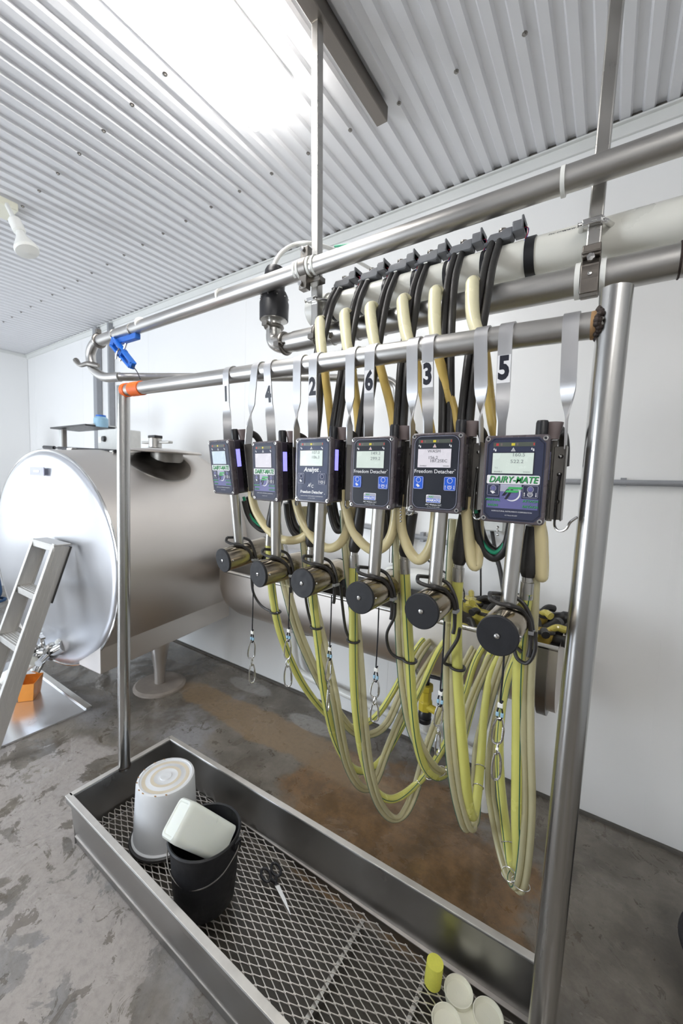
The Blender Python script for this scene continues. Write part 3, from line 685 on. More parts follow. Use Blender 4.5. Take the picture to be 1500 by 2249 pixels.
def make_unit(k, X, Y, Z, yaw, tilt, num, style, label, xn, xp, lcdm, digits, motor_dy=0.0, motor_dz=0.0, hook=True):
    Rm = Matrix.Rotation(math.radians(yaw), 3, 'Z') @ Matrix.Rotation(math.radians(tilt), 3, 'X')
    t = thing('milking_detacher', label, 'control box', (X, Y, Z), Rm, 'milking detachers hung on the rail')
    W, H, D = 0.109, 0.159, 0.060
    # enclosure: rear tub and front lid
    b = MB('case'); b.prism(rrect(-W/2+.002, W/2-.002, -H/2+.002, H/2-.002, .006), (0, 0.016, 0), (1, 0, 0), (0, 0, 1), (0, D-0.016, 0)); enc = b.build('enclosure', t, local=True, bevel=.0025)
    if style == 'dairy' or style == 'analyst':
        MB('glow' if k <= 3 else 'lav').box((W/2-0.0015, 0.027, 0.026), (0.0012, 0.013, 0.05)).build('backlight_window', enc, local=True, smooth=False)
    MB('case_in').box((W/2-0.0018, 0.045, 0.0), (0.0012, 0.018, H*0.9)).build('side_seam', enc, local=True, smooth=False)
    b = MB('case_top'); b.prism(rrect(-W/2, W/2, -H/2, H/2, .007), (0, 0, 0), (1, 0, 0), (0, 0, 1), (0, 0.0155, 0)); lid = b.build('lid', t, local=True, bevel=.0022)
    for sx in (-1, 1):
        for sz in (-1, 1):
            c = (sx*(W/2-.0068), 0, sz*(H/2-.0068)); q = MB('steel_bright'); q.lathe(c, (0, -1, 0), [(.0042, -.0005), (.0042, .0012), (.0024, .0014), (.0022, .0004), (0, .0004)], 14)
            q.mat('darkline').lathe((c[0], -.0005, c[2]), (0, -1, 0), [(.0021, 0), (0, .0001)], 10); q.build('corner_screw', lid, local=True)
    y1, y2, y3, y4 = -.0006, -.0010, -.0013, -.0016
    face = {'dairy': 'navy', 'analyst': 'slate', 'freedom': 'char'}[style]
    fp = MB(face)
    if style == 'freedom':
        o1 = rrect(-.048, .048, -.074, .075, .016); fp.flat(o1, y1); fp.mat('silver').outline(rrect(-.046, .046, -.072, .073, .015, 6), y2, .0007)
    else:
        o1 = chamf(-.049, .049, -.075, .075, .011); fp.flat(o1, y1); fp.mat('darkline').outline(chamf(-.0465, .0465, -.0725, .0725, .010), y2, .0012)
    if style == 'dairy':
        fp.mat('silver').flat([(-.0215, -.0090), (.0145, -.0090), (.0150, -.022), (-.0215, -.022)], y2); fp.mat('lav').flat([(-.044, -.034), (.043, -.034), (.043, -.053), (-.044, -.053)], y2)
        fp.mat('lav').flat([(-.0215, -.0222), (.0155, -.0222), (.0155, -.0338), (-.0215, -.0338)], y2)
    # led window and symbols
    fp.mat('olive').rect(-.038, .032, .0590, .0665, y2)
    for x, m, w in ((-.031, 'rprint', .0045), (-.004, 'yprint', .006), (-.024, 'smoke', .003), (.003, 'smoke', .003), (.030, 'rprint', .002)):
        fp.mat(m).rect(x-w/2, x+w/2, .0605, .0650, y3)
    fp.mat('wprint'); icon_drops(fp, -.035, .0535, .0034, y2); icon_drops(fp, .0285, .0535, .0034, y2)
    icon_tri(fp, -.0035, .0535, .0038, y2, 'wprint', 'rprint' if style == 'freedom' else face)
    face_o = fp.build('face_panel', t, local=True, smooth=False)
    # display
    lx0, lx1, lz0, lz1 = -.038, .031, .0105, .0475
    d = MB('darkline').rect(lx0-.0015, lx1+.0015, lz0-.0015, lz1+.0015, y2); d.mat(lcdm).rect(lx0, lx1, lz0, lz1, y3)
    dis = d.build('display', t, local=True, smooth=False)
    if digits:
        s = MB('lcdtext2' if k == 5 else 'lcdtext')
        for txt, px, pz, sz in digits: s.text(txt, sz, px, pz, y4, 0.0, 0, 1.15)
        s.build('display_lettering', dis, local=True, smooth=False)
    L = MB('wprint'); bm_, bs = ('bprint', .0006) if style == 'freedom' else (face, .0006)
    if style == 'dairy':
        L.flat(rrect(-.0465, .0435, -.0085, .0075, .003), y2)
        L.mat('darkline').text('DAIRY-MATE', .0162, -.0008, -.0012, y3, .022, .25, .88); L.mat('gprint').text('DAIRY-MATE', .0162, -.0015, -.0005, y4, .006, .25, .88)
        for txt, x, z in (('MANUAL', -.033, -.038), ('.', -.033, -.0425), ('WASH', -.033, -.048), ('ATTACH', .031, -.038), ('.', .031, -.0425), ('DETACH', .031, -.048)):
            L.mat('darkline').text(txt, .0058, x+.0003, z-.0003, y3, .03, 0, 1.1); L.mat('gprint').text(txt, .0058, x, z, y4, .012, 0, 1.1)
        L.mat('wprint').text('AGRICULTURAL INSTRUMENTS CORPORATION', .0032, 0, -.0585, y2); L.text('U.S. Patent 4516307', .0026, 0, -.0655, y2)
        # emblem: crescent, two green bars, two dark bars
        LL = L; L = MB('wprint')
        L.mat('wprint').ring2(-.001, -.025, .0135, (.0006, .0026), y3, -130, 60, 18); L.mat('silver').ring2(-.001, -.025, .0135, .0005, y3, 60, 230, 18)
        sh = lambda x0, x1, z0, z1, k: [(x0, z0), (x1, z0), (x1+k, z1), (x0+k, z1)]
        L.mat('darkline').flat(sh(-.018, -.013, -.030, -.018, .008), y4); L.flat(sh(-.013, -.0085, -.036, -.018, .010), y4)
        L.mat('gprint').flat(sh(-.0095, .0145, -.0175, -.0135, .003), y4-.0002); L.flat(sh(-.0125, .0085, -.0235, -.0195, .003), y4-.0002)
        L.build('emblem', face_o, local=True, smooth=False); L = LL
        bl, br = (-.0445, -.0225, -.0305, -.0095), (.0165, .0425, -.0325, -.0095)
    elif style == 'analyst':
        L.text('Analyst', .0150, -.003, .001, y2, .03, .2); L.rect(.0245, .0265, -.0045, -.0030, y2)
        L.text('A', .0115, -.0085, -.0375, y2, .02, .15); L.text('I', .0090, -.0035, -.0345, y2, .03, .1); L.text('C', .0100, .0018, -.0395, y2, .02, .15)
        L.text('Freedom Detacher', .0098, -.001, -.0535, y2, .03, .2, .92); L.rect(.0385, .0405, -.0575, -.056, y2)
        L.text('AGRICULTURAL INSTRUMENTS CORPORATION', .0032, 0, -.0635, y2); L.text('U.S. Patent 4516307', .0026, 0, -.0685, y2)
        bl, br = (-.0445, -.0225, -.0335, -.0075), (.0195, .0425, -.0345, -.0075)
    else:
        L.text('Freedom Detacher', .0108, -.003, .0025, y2, .006, 0, 1.0); L.text('TM', .0026, .040, .0062, y2); L.build('title_lettering', face_o, local=True, smooth=False); L = MB('wprint')
        LL = L; L = MB('wprint')
        L.mat('wprint').flat(rrect(-.016, .015, -.0605, -.0445, .002), y2); L.mat('silver').flat([(-.0150, -.0515), (.014, -.0515), (.014, -.0455), (-.012, -.0455), (-.0150, -.049)], y3)
        L.mat('bprint').flat(rrect(-.015, .014, -.0595, -.0520, .001), y3); L.mat('gprint').text('AIC', .0052, -.006, -.0485, y4, .03, .3, 1.25); L.mat('wprint').text('WAIKATO', .0066, -.0005, -.0558, y4, .05, 0, .95)
        L.build('emblem', face_o, local=True, smooth=False); L = LL
        L.text('AIC Waikato LLC', .0046, 0, -.0645, y2, .012); L.text('U.S. Patent 4516307 3499830', .0022, 0, -.0690, y2)
        bl, br = (-.0450, -.0235, -.0335, -.0075), (.0195, .0435, -.0345, -.0075)
    L.build('face_lettering', face_o, local=True, smooth=False)
    for nm, (x0, x1, z0, z1) in (('manual_button', bl), ('attach_button', br)):
        b = MB(bm_ if style == 'freedom' else face); b.prism(rrect(x0, x1, z0, z1, .0025), (0, -.0008, 0), (1, 0, 0), (0, 0, 1), (0, -.0008, 0)); bo = b.build(nm, t, local=True, smooth=False)
        i = MB('silver' if style != 'freedom' else 'wprint'); yy = -.0019; cx = (x0+x1)/2; w = x1-x0
        i.outline(rrect(x0+.0008, x1-.0008, z0+.0008, z1-.0008, .0022), yy, .0006); i.ring2(cx, z1-.0075, .0050, .0008, yy)
        i.mat('wprint')
        if nm[0] == 'm': icon_hand(i, cx, z0+.0065, .0052, yy)
        else: icon_cluster(i, cx, z0+.0072, .0042, yy); arrow(i, x0+.0035, z0+.0065, .0036, yy, 1); arrow(i, x1-.0035, z0+.0065, .0036, yy, -1)
        i.build('button_symbol', bo, local=True, smooth=False)
        MB('lav' if style == 'dairy' else bm_).lathe((cx, -.0014, z1-.0075), (0, -1, 0), [(.0042, 0), (.0036, .0007), (0, .0012)], 16).build('push_dome', bo, local=True)
    # steel bracket with flange behind and to the right of the box
    b = MB('steel_dark'); b.box((.004, D+.004, 0), (.112, .003, .15)); b.box((.0655, D+.0045-.002, -.004), (.021, .003, .135)); b.box((.0765, D-.012, -.004), (.0025, .030, .135))
    br_ = b.build('bracket', t, local=True, smooth=False, bevel=.001, bseg=1)
    for z in (.045, .012, -.038): MB('steel_bright').sphere((.067, D-.001, z), .0042, 10, (1, .7, 1)).build('bracket_screw', br_, local=True)
    if hook:
        MB('steel_bright').tube([(.068, D-.006, .012), (.066, D-.008, -.03), (.066, D-.008, -.07), (.068, D-.012, -.084), (.076, D-.016, -.090), (.086, D-.02, -.085), (.092, D-.022, -.072), (.102, D-.024, -.062)], .0023, 8).build('wire_hook', t, local=True)
    # top fittings
    MB('black').lathe((.036, .034, H/2-.002), (0, 0, 1), [(.0105, 0), (.0105, .026), (.009, .030), (0, .031)], 18).build('top_plug', t, local=True)
    MB('smoke').lathe((.052, .052, H/2-.004), (0, 0, 1), [(.011, 0), (.0125, .012), (.016, .026), (.0165, .030), (.0145, .030), (.012, .016), (0, .012)], 18).build('clear_cup', t, local=True)
    MB('rubber').tube([(.056, .058, H/2+.012), (.060, .072, H/2+.014), (.065, .088, H/2+.004), (.068, .098, H/2-.018), (.069, .104, H/2-.05)], .0098, 12).build('hose_elbow', t, local=True)
    # straps
    inv = WM[t.name]
    def wpt(p): return inv @ Vector(p)
    s = MB('strap'); path, tws, w_, th_ = strap_path(xn, wpt((-.036 if abs(yaw) < 2 else -.022, D*0.75, H/2-.02)), -66); ribbon(s, path, tws, w_, th_); st = s.build('number_strap', t, angle=50)
    zc = num[1]; c0 = None
    for a, c in zip(path[10:], path[11:]):
        if c.z <= zc <= a.z: c0 = a+(c-a)*((a.z-zc)/(a.z-c.z)); tv = (c-a).normalized()
    nv = Vector((0, -1, 0)); nv = (nv-tv*nv.dot(tv)).normalized(); o = c0+nv*.0019; uz = -tv
    q = MB('wprint'); q.prism([(-.0118, -.0255), (.0118, -.0255), (.0118, .0255), (-.0118, .0255)], o, (1, 0, 0), uz, -nv*.0004)
    v, f = text_geo(num[0], .045); v = [(p[0]*.058*0.72, p[1]*.058) for p in v]
    q.mat('darkline').add([o+nv*.0003+Vector((1, 0, 0))*p[0]+uz*p[1] for p in v], f); q.build('number_label', st, smooth=False)
    s = MB('strap'); path, tws, w_, th_ = strap_path(xp, wpt((.0745, D-.012, H/2-.022)), 90); ribbon(s, path, tws, w_, th_); s.build('plain_strap', t, angle=50)
    # down tube and retract cylinder
    zt = -.276+motor_dz; yc = .032
    MB('steel').cyl((.006, yc, -H/2+.002), (.000, yc, zt+.03), .0145, seg=22).build('down_tube', t, local=True)
    y0_, y1_ = -.03+motor_dy, .135
    m = MB('steel_motor'); m.lathe((0, y0_, zt), (0, 1, 0), [(.0345, .002), (.0355, .004), (.0355, y1_-y0_-.004), (.034, y1_-y0_-.002), (0, y1_-y0_-.002)], 36); mo = m.build('retract_cylinder', t, local=True)
    MB('cap').lathe((0, y0_+.003, zt), (0, -1, 0), [(.0362, -.002), (.0362, .003), (.0345, .0045), (0, .0045)], 36).build('end_cap', mo, local=True)
    MB('cap').lathe((0, y1_-.003, zt), (0, 1, 0), [(.0362, -.002), (.0362, .003), (.0345, .0045), (0, .0045)], 36).build('end_cap', mo, local=True)
    MB('steel_bright').lathe((0, y0_-.0015, zt), (0, -1, 0), [(.0048, 0), (.0046, .0016), (.002, .0024), (.0018, .001), (0, .001)], 14).build('cap_screw', mo, local=True)
    for yy, a in ((y0_+.012, 5), (y1_-.016, -8)):
        a = math.radians(a); MB('steel_bright').sphere((.0355*math.cos(a), yy, zt+.0355*math.sin(a)), .003, 8).build('side_screw', mo, local=True)
    MB('cap').box((.024, y1_-.022, zt-.022), (.022, .03, .022)).build('cord_slot', mo, local=True, smooth=False)
    return t, Rm
Dg = lambda a, c: [(a, .010, .0425, .0098), (c, .010, .0310, .0098)]
UN = {}
UN[1] = make_unit(1, -.945, .775, 1.470, -7, 8, ('1', 1.687), 'dairy', 'purple-faced detacher box on the strap numbered 1, nearest the milk tank', -.965, -.845, 'lcdb', None)
UN[2] = make_unit(2, -.766, .772, 1.462, -8, 3, ('4', 1.671), 'dairy', 'purple-faced detacher box on the strap numbered 4, its display blank and pinkish', -.797, -.690, 'lcdp', None)
UN[3] = make_unit(3, -.603, .77, 1.468, 0, .5, ('2', 1.677), 'analyst', 'blue-grey detacher box on the strap numbered 2, its two buttons only outlined in white', -.638, -.527, 'lcd', Dg('107.0', '106.3'))
UN[4] = make_unit(4, -.438, .77, 1.465, 0, 0, ('6', 1.674), 'freedom', 'charcoal detacher box with blue buttons on the strap numbered 6', -.474, -.370, 'lcd', Dg('149.3', '299.2'))
UN[5] = make_unit(5, -.2905, .77, 1.468, 0, 0, ('3', 1.673), 'freedom', 'charcoal detacher box with blue buttons on the strap numbered 3, display showing WASH', -.335, -.227, 'lcdp',
    [('WASH', -.004, .0428, .0082), ('156.2', -.006, .0300, .0082), ('187.2SEC', .006, .0235, .0082), ('ENABLE', -.026, .0135, .0036), ('WASH', .022, .0135, .0036)], -.005)
UN[6] = make_unit(6, -.143, .77, 1.459, 0, 0, ('5', 1.667), 'dairy', 'purple-faced detacher box on the strap numbered 5, beside the tall right post', -.181, -.075, 'lcd',
    [('160.5', .006, .0440, .0088), ('522.2', .004, .0320, .0088), ('ENABLE', -.027, .0135, .0036), ('WASH', .021, .0135, .0036), ('T:2', -.031, .0205, .0036)], -.016)
# cable loops tied round each down tube and the hanging pull cord with its snap hook
def motor_c(k, y, dx=0, dz=0):
    t, Rm = UN[k]; return WM[t.name] @ Vector((dx, y, -.276+dz))
def snap(b, c, s, L, w, tiltx=0.0):
    """pear-shaped snap hook, top at c, length L"""
    c = Vector(c); ux = Vector((math.cos(s), math.sin(s), 0))
    prof = [(-.25, 0), (0, .03), (.25, 0), (.5, -.35), (.5, -.78), (.3, -.96), (0, -1.0), (-.3, -.96), (-.5, -.78), (-.48, -.35), (-.25, 0)]
    b.tube([c+ux*(p[0]*w+tiltx*p[1]*L)+Vector((0, 0, p[1]*L)) for p in prof], .0021, 8, 4)
    b.cyl(c+ux*(.46*w+tiltx*-.3*L)+Vector((0, 0, -.3*L)), c+ux*(.48*w+tiltx*-.7*L)+Vector((0, 0, -.72*L)), .0024, seg=8)
CORD = {1: (555, 1292, 1388, 1503, .9), 2: (635, 1292, 1384, 1511, .2), 3: (726, 1322, 1424, 1566, 1.4), 4: (829, 1335, 1470, 1590, .3), 5: (972, 1366, 1522, 1665, .9), 6: (1103, 1432, 1548, 1722, .35)}
for k, (px, py0, py1, py2, ang) in CORD.items():
    t, Rm = UN[k]; yy = .79 if k != 6 else .765
    xs_ = PY(px, (py0+py1)/2, yy).x
    z0 = motor_c(k, 0).z-.03; z1 = PY(px, py1, yy).z; z2 = PY(px, py2, yy).z
    b = MB('twine'); b.tube([(xs_, yy, z0), (xs_+.0005, yy, (z0+z1)/2), (xs_-.0005, yy, z1+.004), (xs_+.004, yy-.001, z1+.008)], .0016 if k < 5 else .0019, 8, 4)
    L = z1-z2
    for s in (-1, 1): b.tube([(xs_, yy, z1), (xs_+s*.004, yy, z1-.012), (xs_+s*.0045, yy, z1-.024), (xs_+s*.001, yy, z1-.032)], .0016, 8, 3)
    co = b.build('pull_cord', t)
    b = MB('white').box((xs_, yy, z1-.002), (.0095, .005, .0095)); b.mat('ltblue')
    for s in (-1, 1): b.box((xs_+s*.0042, yy, z1-.020), (.0054, .005, .0085))
    b.build('crimp_sleeve', co, bevel=.0012)
    r = L-.03; b = MB('steel_bright'); a = z1-.029
    snap(b, (xs_, yy, a), ang, r*.40, .019, .05)
    c0 = a-r*.39
    for s in (-1, 1): b.tube([Vector((xs_, yy, c0)), Vector((xs_, yy, c0-r*.07))+Vector((math.cos(ang+1.2), math.sin(ang+1.2), 0))*s*.0062, Vector((xs_, yy, c0-r*.13))+Vector((math.cos(ang+1.2), math.sin(ang+1.2), 0))*s*.0050, Vector((xs_, yy, c0-r*.19))], .0015, 8, 4)
    snap(b, (xs_, yy, c0-r*.17), ang+.5, r*.43, .019, -.04)
    b.build('snap_hook', co)
for k in range(1, 7):
    t, Rm = UN[k]; mc = lambda x, y, z: WM[t.name] @ Vector((x, y, -.276+z))
    b = MB('rubber'); r = .0042
    b.tube([mc(-.03, .012, .058), mc(-.027, .006, .048), mc(-.012, .010, .042), mc(.008, .014, .040), mc(.024, .03, .033), mc(.036, .045, .012), mc(.041, .05, -.012)], r, 8)
    b.tube([mc(-.03, .012, .058), mc(-.02, .05, .050), mc(.006, .060, .046), mc(.024, .060, .036), mc(.038, .06, .010), mc(.043, .06, -.014)], r, 8)
    sw = [None, 1, 1, 1, 1, 1, 1][k]
    b.tube([mc(.041, .05, -.012), mc(.042, .05, -.045), mc(.040, .05, -.062)], r, 8)
    lo = b.build('cable_loop', t)
    MB('conduit').box(mc(.042, .055, -.014), (.010, .022, .007)).build('cable_clip', lo, bevel=.001)
TAILS = {1: [(552, 1262, .86), (556, 1300, .865), (572, 1328, .87), (596, 1343, .872), (612, 1346, .872)], 2: [(668, 1268, .86), (671, 1310, .865), (677, 1345, .868), (684, 1370, .872)],
 3: [(748, 1285, .85), (752, 1330, .86), (760, 1385, .866), (774, 1410, .87)], 4: [(868, 1325, .85), (866, 1355, .855), (850, 1390, .86), (853, 1422, .866), (866, 1440, .87), (890, 1450, .87)],
 5: [(1010, 1380, .83), (1004, 1405, .835), (982, 1440, .845), (976, 1456, .855), (992, 1462, .868)], 6: [(1176, 1388, .82), (1174, 1430, .82), (1158, 1456, .825), (1136, 1446, .83), (1130, 1420, .835), (1146, 1432, .83)]}
for k, pts in TAILS.items(): MB('rubber').tube([PY(*q) for q in pts], .0038, 8).build('cable_tail', UN[k][0])
# ball chains under the fourth and sixth boxes
for k, px, py, n in ((4, 880, 1117, 5), (6, 1093, 1158, 3)):
    b = MB('steel_bright')
    for i in range(n): b.sphere(PY(px, py+7*i if k == 4 else py+8*i, .80), .0026, 8)
    b.build('ball_chain', UN[k][0])

# ------------------------------------------------------------------ pulsators on the white pipe
PULS = [(762, 630), (822, 611), (884, 596), (950, 573), (1023, 549), (1108, 524)]
ORD = ['first', 'second', 'third', 'fourth', 'fifth', 'sixth']
Z_ = Vector((0, 0, 1))
def make_pulsator(i, px, py):
    x = PY(px, py, YV-.01).x; zt = ZV+RV
    t = thing('pulsator', ORD[i]+' grey pulsator along the thick white pipe, counted from its capped end', 'pulsator', (x, YV-.016, zt-.003), None, 'pulsators on the white pipe'); Q = Matrix.Diagonal((.84, .90, .95, 1))
    b = MB('grey'); b.prism([(-.046, .008), (-.036, .022), (-.004, .022), (.000, .027), (.028, .027), (.028, .004), (.02, -.001), (-.02, -.001), (-.036, -.002)], (0, -.018, .006), (1, 0, 0), (0, 0, 1), (0, .036, 0)); bo = b.xf(Q).build('body', t, local=True, bevel=.003)
    b = MB('grey'); b.box((.043, 0, .026), (.030, .050, .022)); b.box((.042, 0, .040), (.034, .032, .010)); b.box((.055, 0, .034), (.006, .054, .030)); b.xf(Q).build('coil_block', t, local=True, bevel=.0015, bseg=1)
    MB('steel_dark').lathe((-.004, 0, .024), (0, 0, 1), [(.010, 0), (.010, .010), (.012, .011), (.012, .015), (0, .016)], 18).xf(Q).build('filter_cap', t, local=True)
    b = MB('grey')
    for s in (-1, 1): b.cyl((-.030, s*.010, .012), (-.052, s*.010-.004, .004), .0062, .0058, 12)
    b.xf(Q).build('nipple', t, local=True)
    b = MB('rprint'); b.tube([(.056, -.008, .026), (.066, -.010, .022), (.068, -.012, .008), (.062, -.014, -.006)], .0011, 6); b.mat('bprint').tube([(.056, -.002, .028), (.068, -.004, .022), (.066, -.010, .0), (.060, -.016, -.012)], .0011, 6); b.xf(Q).build('signal_wire', t, local=True)
    MB('white').box((-.012, -.018, .001), (.012, .008, .003)).xf(Q).build('cable_tie', t, local=True)
    b = MB('black'); p = Vector((-.050, 0, -RV)); b.lathe(p, (1, 0, 0), [(RV+.0006, 0), (RV+.0016, .001), (RV+.0016, .009), (RV+.0006, .010)], 26); b.xf(Matrix.Translation((0, .016, .003))).build('pipe_strap', t, local=True)
    return t
for i, (px, py) in enumerate(PULS): make_pulsator(i, px, py)

# ------------------------------------------------------------------ hoses
def offs(path, n, d):      # shift a path sideways: along the horizontal normal n, d metres
    return [Vector(p)+Vector(n)*d for p in path]
BH = [
 [(742, 636), (726, 668), (713, 716), (703, 765), (699, 820), (696, 900), (690, 960)],
 [(802, 620), (786, 658), (773, 712), (764, 765), (755, 820), (746, 880), (736, 950)],
 [(866, 603), (848, 648), (835, 704), (827, 750), (819, 800), (808, 870), (795, 950)],
 [(931, 586), (914, 634), (904, 694), (896, 745), (888, 800), (883, 870), (878, 945)],
 [(1006, 560), (993, 608), (986, 668), (983, 720), (981, 790), (981, 870), (980, 955)],
 [(1089, 533), (1074, 584), (1064, 640), (1053, 706), (1040, 770), (1030, 850), (1022, 930)]]
YS = [1.075, 1.02, .965, .925, .905, .885, .868]
TAIL = {1: [(695, 1020), (690, 1080)], 0: [(640, 1060), (583, 1100), (565, 1120)]}
for i, pts in enumerate(BH):
    p = [PY(a, c, y) for (a, c), y in zip(pts, YS)]; p.append(PY(pts[-1][0]-2, pts[-1][1]+75, .868))
    b = MB('rubber')
    for d in (-.0092, .0092): b.tube(offs(p, (1, 0, 0), d), .0092, 12, 6)
    tag(b.build('pulse_hose'), ORD[i]+' twin black hose falling from a grey pulsator behind the rail, from the left', 'hose', 'twin black hoses from the pulsators')
CH = [   # cream rubber hoses: over the pipe, behind the rail and the boxes, looping up under a box
 [(716, 716, 1.00), (712, 702, .985), (704, 700, .965), (703, 716, .95), (706, 765, .92), (714, 820, .90), (729, 955, .875), (730, 1060, .87), (706, 1130, .87), (668, 1178, .86), (625, 1186, .855), (592, 1166, .85), (566, 1130, .845), (555, 1098, .84), (553, 1070, .835)],
 [(772, 698, 1.00), (768, 686, .985), (759, 684, .965), (757, 702, .95), (764, 765, .92), (774, 815, .90), (788, 940, .875), (784, 1080, .87), (764, 1160, .865), (745, 1195, .86), (716, 1203, .855), (685, 1178, .85), (662, 1140, .845), (650, 1100, .84), (648, 1070, .835)],
 [(829, 684, 1.00), (825, 672, .985), (816, 669, .965), (813, 686, .95), (820, 740, .92), (834, 800, .90), (864, 925, .875), (872, 1060, .87), (866, 1150, .865), (850, 1193, .86), (822, 1209, .855), (792, 1190, .85), (771, 1155, .845), (758, 1110, .84), (754, 1075, .835)],
 [(900, 668, 1.00), (896, 655, .985), (887, 652, .965), (884, 672, .95), (893, 735, .92), (912, 790, .90), (935, 890, .875), (957, 1030, .865), (957, 1135, .86), (946, 1200, .855), (922, 1229, .85), (900, 1212, .845), (885, 1170, .842), (879, 1120, .84), (878, 1085, .835)],
 [(973, 654, 1.00), (968, 639, .985), (959, 634, .965), (955, 652, .95), (955, 715, .92), (964, 785, .90), (1008, 945, .875), (1040, 1050, .87), (1049, 1130, .865), (1050, 1200, .857), (1046, 1240, .85), (1036, 1232, .845), (1029, 1180, .842), (1025, 1125, .84), (1024, 1090, .835)],
 [(1053, 640, 1.00), (1049, 620, .985), (1041, 614, .965), (1037, 632, .95), (1040, 700, .92), (1064, 770, .90), (1087, 950, .875), (1140, 1060, .87), (1183, 1150, .862), (1190, 1215, .855), (1190, 1258, .85), (1188, 1262, .842), (1186, 1215, .838), (1184, 1160, .836), (1182, 1110, .835)]]
for i, pts in enumerate(CH):
    p = [PY(*q) for q in pts]
    t = thing('rubber_hose', ORD[i]+' cream rubber hose from the left, hooked over the lower steel pipe', 'hose', p[8], None, 'cream rubber hoses')
    up_ = catmull(p[:6], 7)
    n = len(up_); rr = []
    for j in range(n):
        f = j/(n-1); rr.append(.0085+(.0155-.0085)*min(1, max(0, (f-.38)/.15)) - (.003*max(0, (f-.75)/.25)))
    MB('pale').sweep(up_, rr, 16).build('silicone_sleeve', t)
    lo = catmull(p[5:], 7); k = len(lo)
    j = next(n_ for n_ in range(k) if lo[n_].z < 1.46)
    MB('gold').sweep(lo[:j+1], .0112, 14).build('hose_back', t)
    MB('tan').sweep(lo[j:], .0122, 16).build('hose_loop', t)
    b = MB('steel'); x = p[0].x; b.cyl((x, YH-.02, ZL+.02), p[0]+Vector((0, 0, .0)), .0075, seg=12); b.torus((x, YH, ZL), (1, 0, 0), RL+.0012, .0016, 24, 6); b.box((x+.004, YH-.034, ZL-.018), (.014, .014, .018)); b.build('pipe_nipple', t)
MI = [   # yellow milk hoses
 [(591, 1188, .86), (598, 1300, .87), (619, 1400, .90), (664, 1500, 1.0), (720, 1570, 1.12), (768, 1597, 1.2), (820, 1578, 1.29), (860, 1525, 1.38), (900, 1450, 1.46), (930, 1405, 1.53), (965, 1385, 1.62)],
 [(683, 1224, .86), (688, 1320, .87), (700, 1420, .88), (712, 1520, .90), (733, 1615, .98), (765, 1677, 1.08), (800, 1693, 1.17), (838, 1668, 1.25), (880, 1600, 1.35), (920, 1520, 1.42), (965, 1425, 1.5), (1000, 1385, 1.6)],
 [(777, 1236, .86), (776, 1350, .87), (777, 1480, .88), (784, 1580, .9), (799, 1670, .95), (822, 1733, 1.03), (858, 1755, 1.1), (900, 1735, 1.18), (942, 1690, 1.25), (985, 1620, 1.33), (1020, 1530, 1.42), (1045, 1450, 1.48), (1080, 1390, 1.58)],
 [(889, 1248, .86), (894, 1350, .87), (900, 1450, .88), (907, 1560, .9), (918, 1640, .93), (936, 1688, .97), (962, 1704, 1.03), (990, 1685, 1.12), (1012, 1640, 1.22), (1032, 1570, 1.32), (1055, 1490, 1.42), (1085, 1420, 1.5), (1120, 1385, 1.6)],
 [(1006, 1264, .85), (1003, 1350, .86), (1004, 1450, .87), (1010, 1560, .88), (1018, 1660, .89), (1027, 1750, .92), (1038, 1792, .97), (1049, 1740, 1.05), (1058, 1640, 1.15), (1064, 1560, 1.26), (1078, 1480, 1.4), (1110, 1420, 1.5), (1150, 1380, 1.62)],
 [(1157, 1302, .84), (1143, 1400, .85), (1138, 1500, .86), (1137, 1600, .87), (1136, 1700, .87), (1135, 1800, .88), (1137, 1880, .91), (1131, 1905, .95), (1120, 1880, .98), (1108, 1800, 1.03), (1098, 1700, 1.1), (1098, 1600, 1.2), (1112, 1500, 1.35), (1140, 1430, 1.48), (1175, 1395, 1.6)]]
MCLIP = {2: [(942, 1668), (958, 1660)][:0]+[(849, 1668)], 3: [(918, 1716)], 5: [(1048, 1690), (1044, 1729)], 6: [(1113, 1855)]}
SL = [[(604, 1096, .855), (599, 1130, .857), (594, 1162, .858)], [(686, 1100, .855), (684, 1150, .857), (683, 1200, .86)], [(793, 1112, .855), (786, 1160, .857), (777, 1211, .86)], [(906, 1125, .852), (897, 1170, .855), (889, 1221, .858)], [(1021, 1130, .845), (1015, 1180, .848), (1008, 1239, .85)], [(1170, 1155, .838), (1165, 1210, .84), (1159, 1267, .84)]]
RINGS = [(619, 1345), (690, 1372), (778, 1412), (899, 1450), (1004, 1458), None]
def side_dir(p): d = (EYE-p); d.z = 0; return d.normalized()
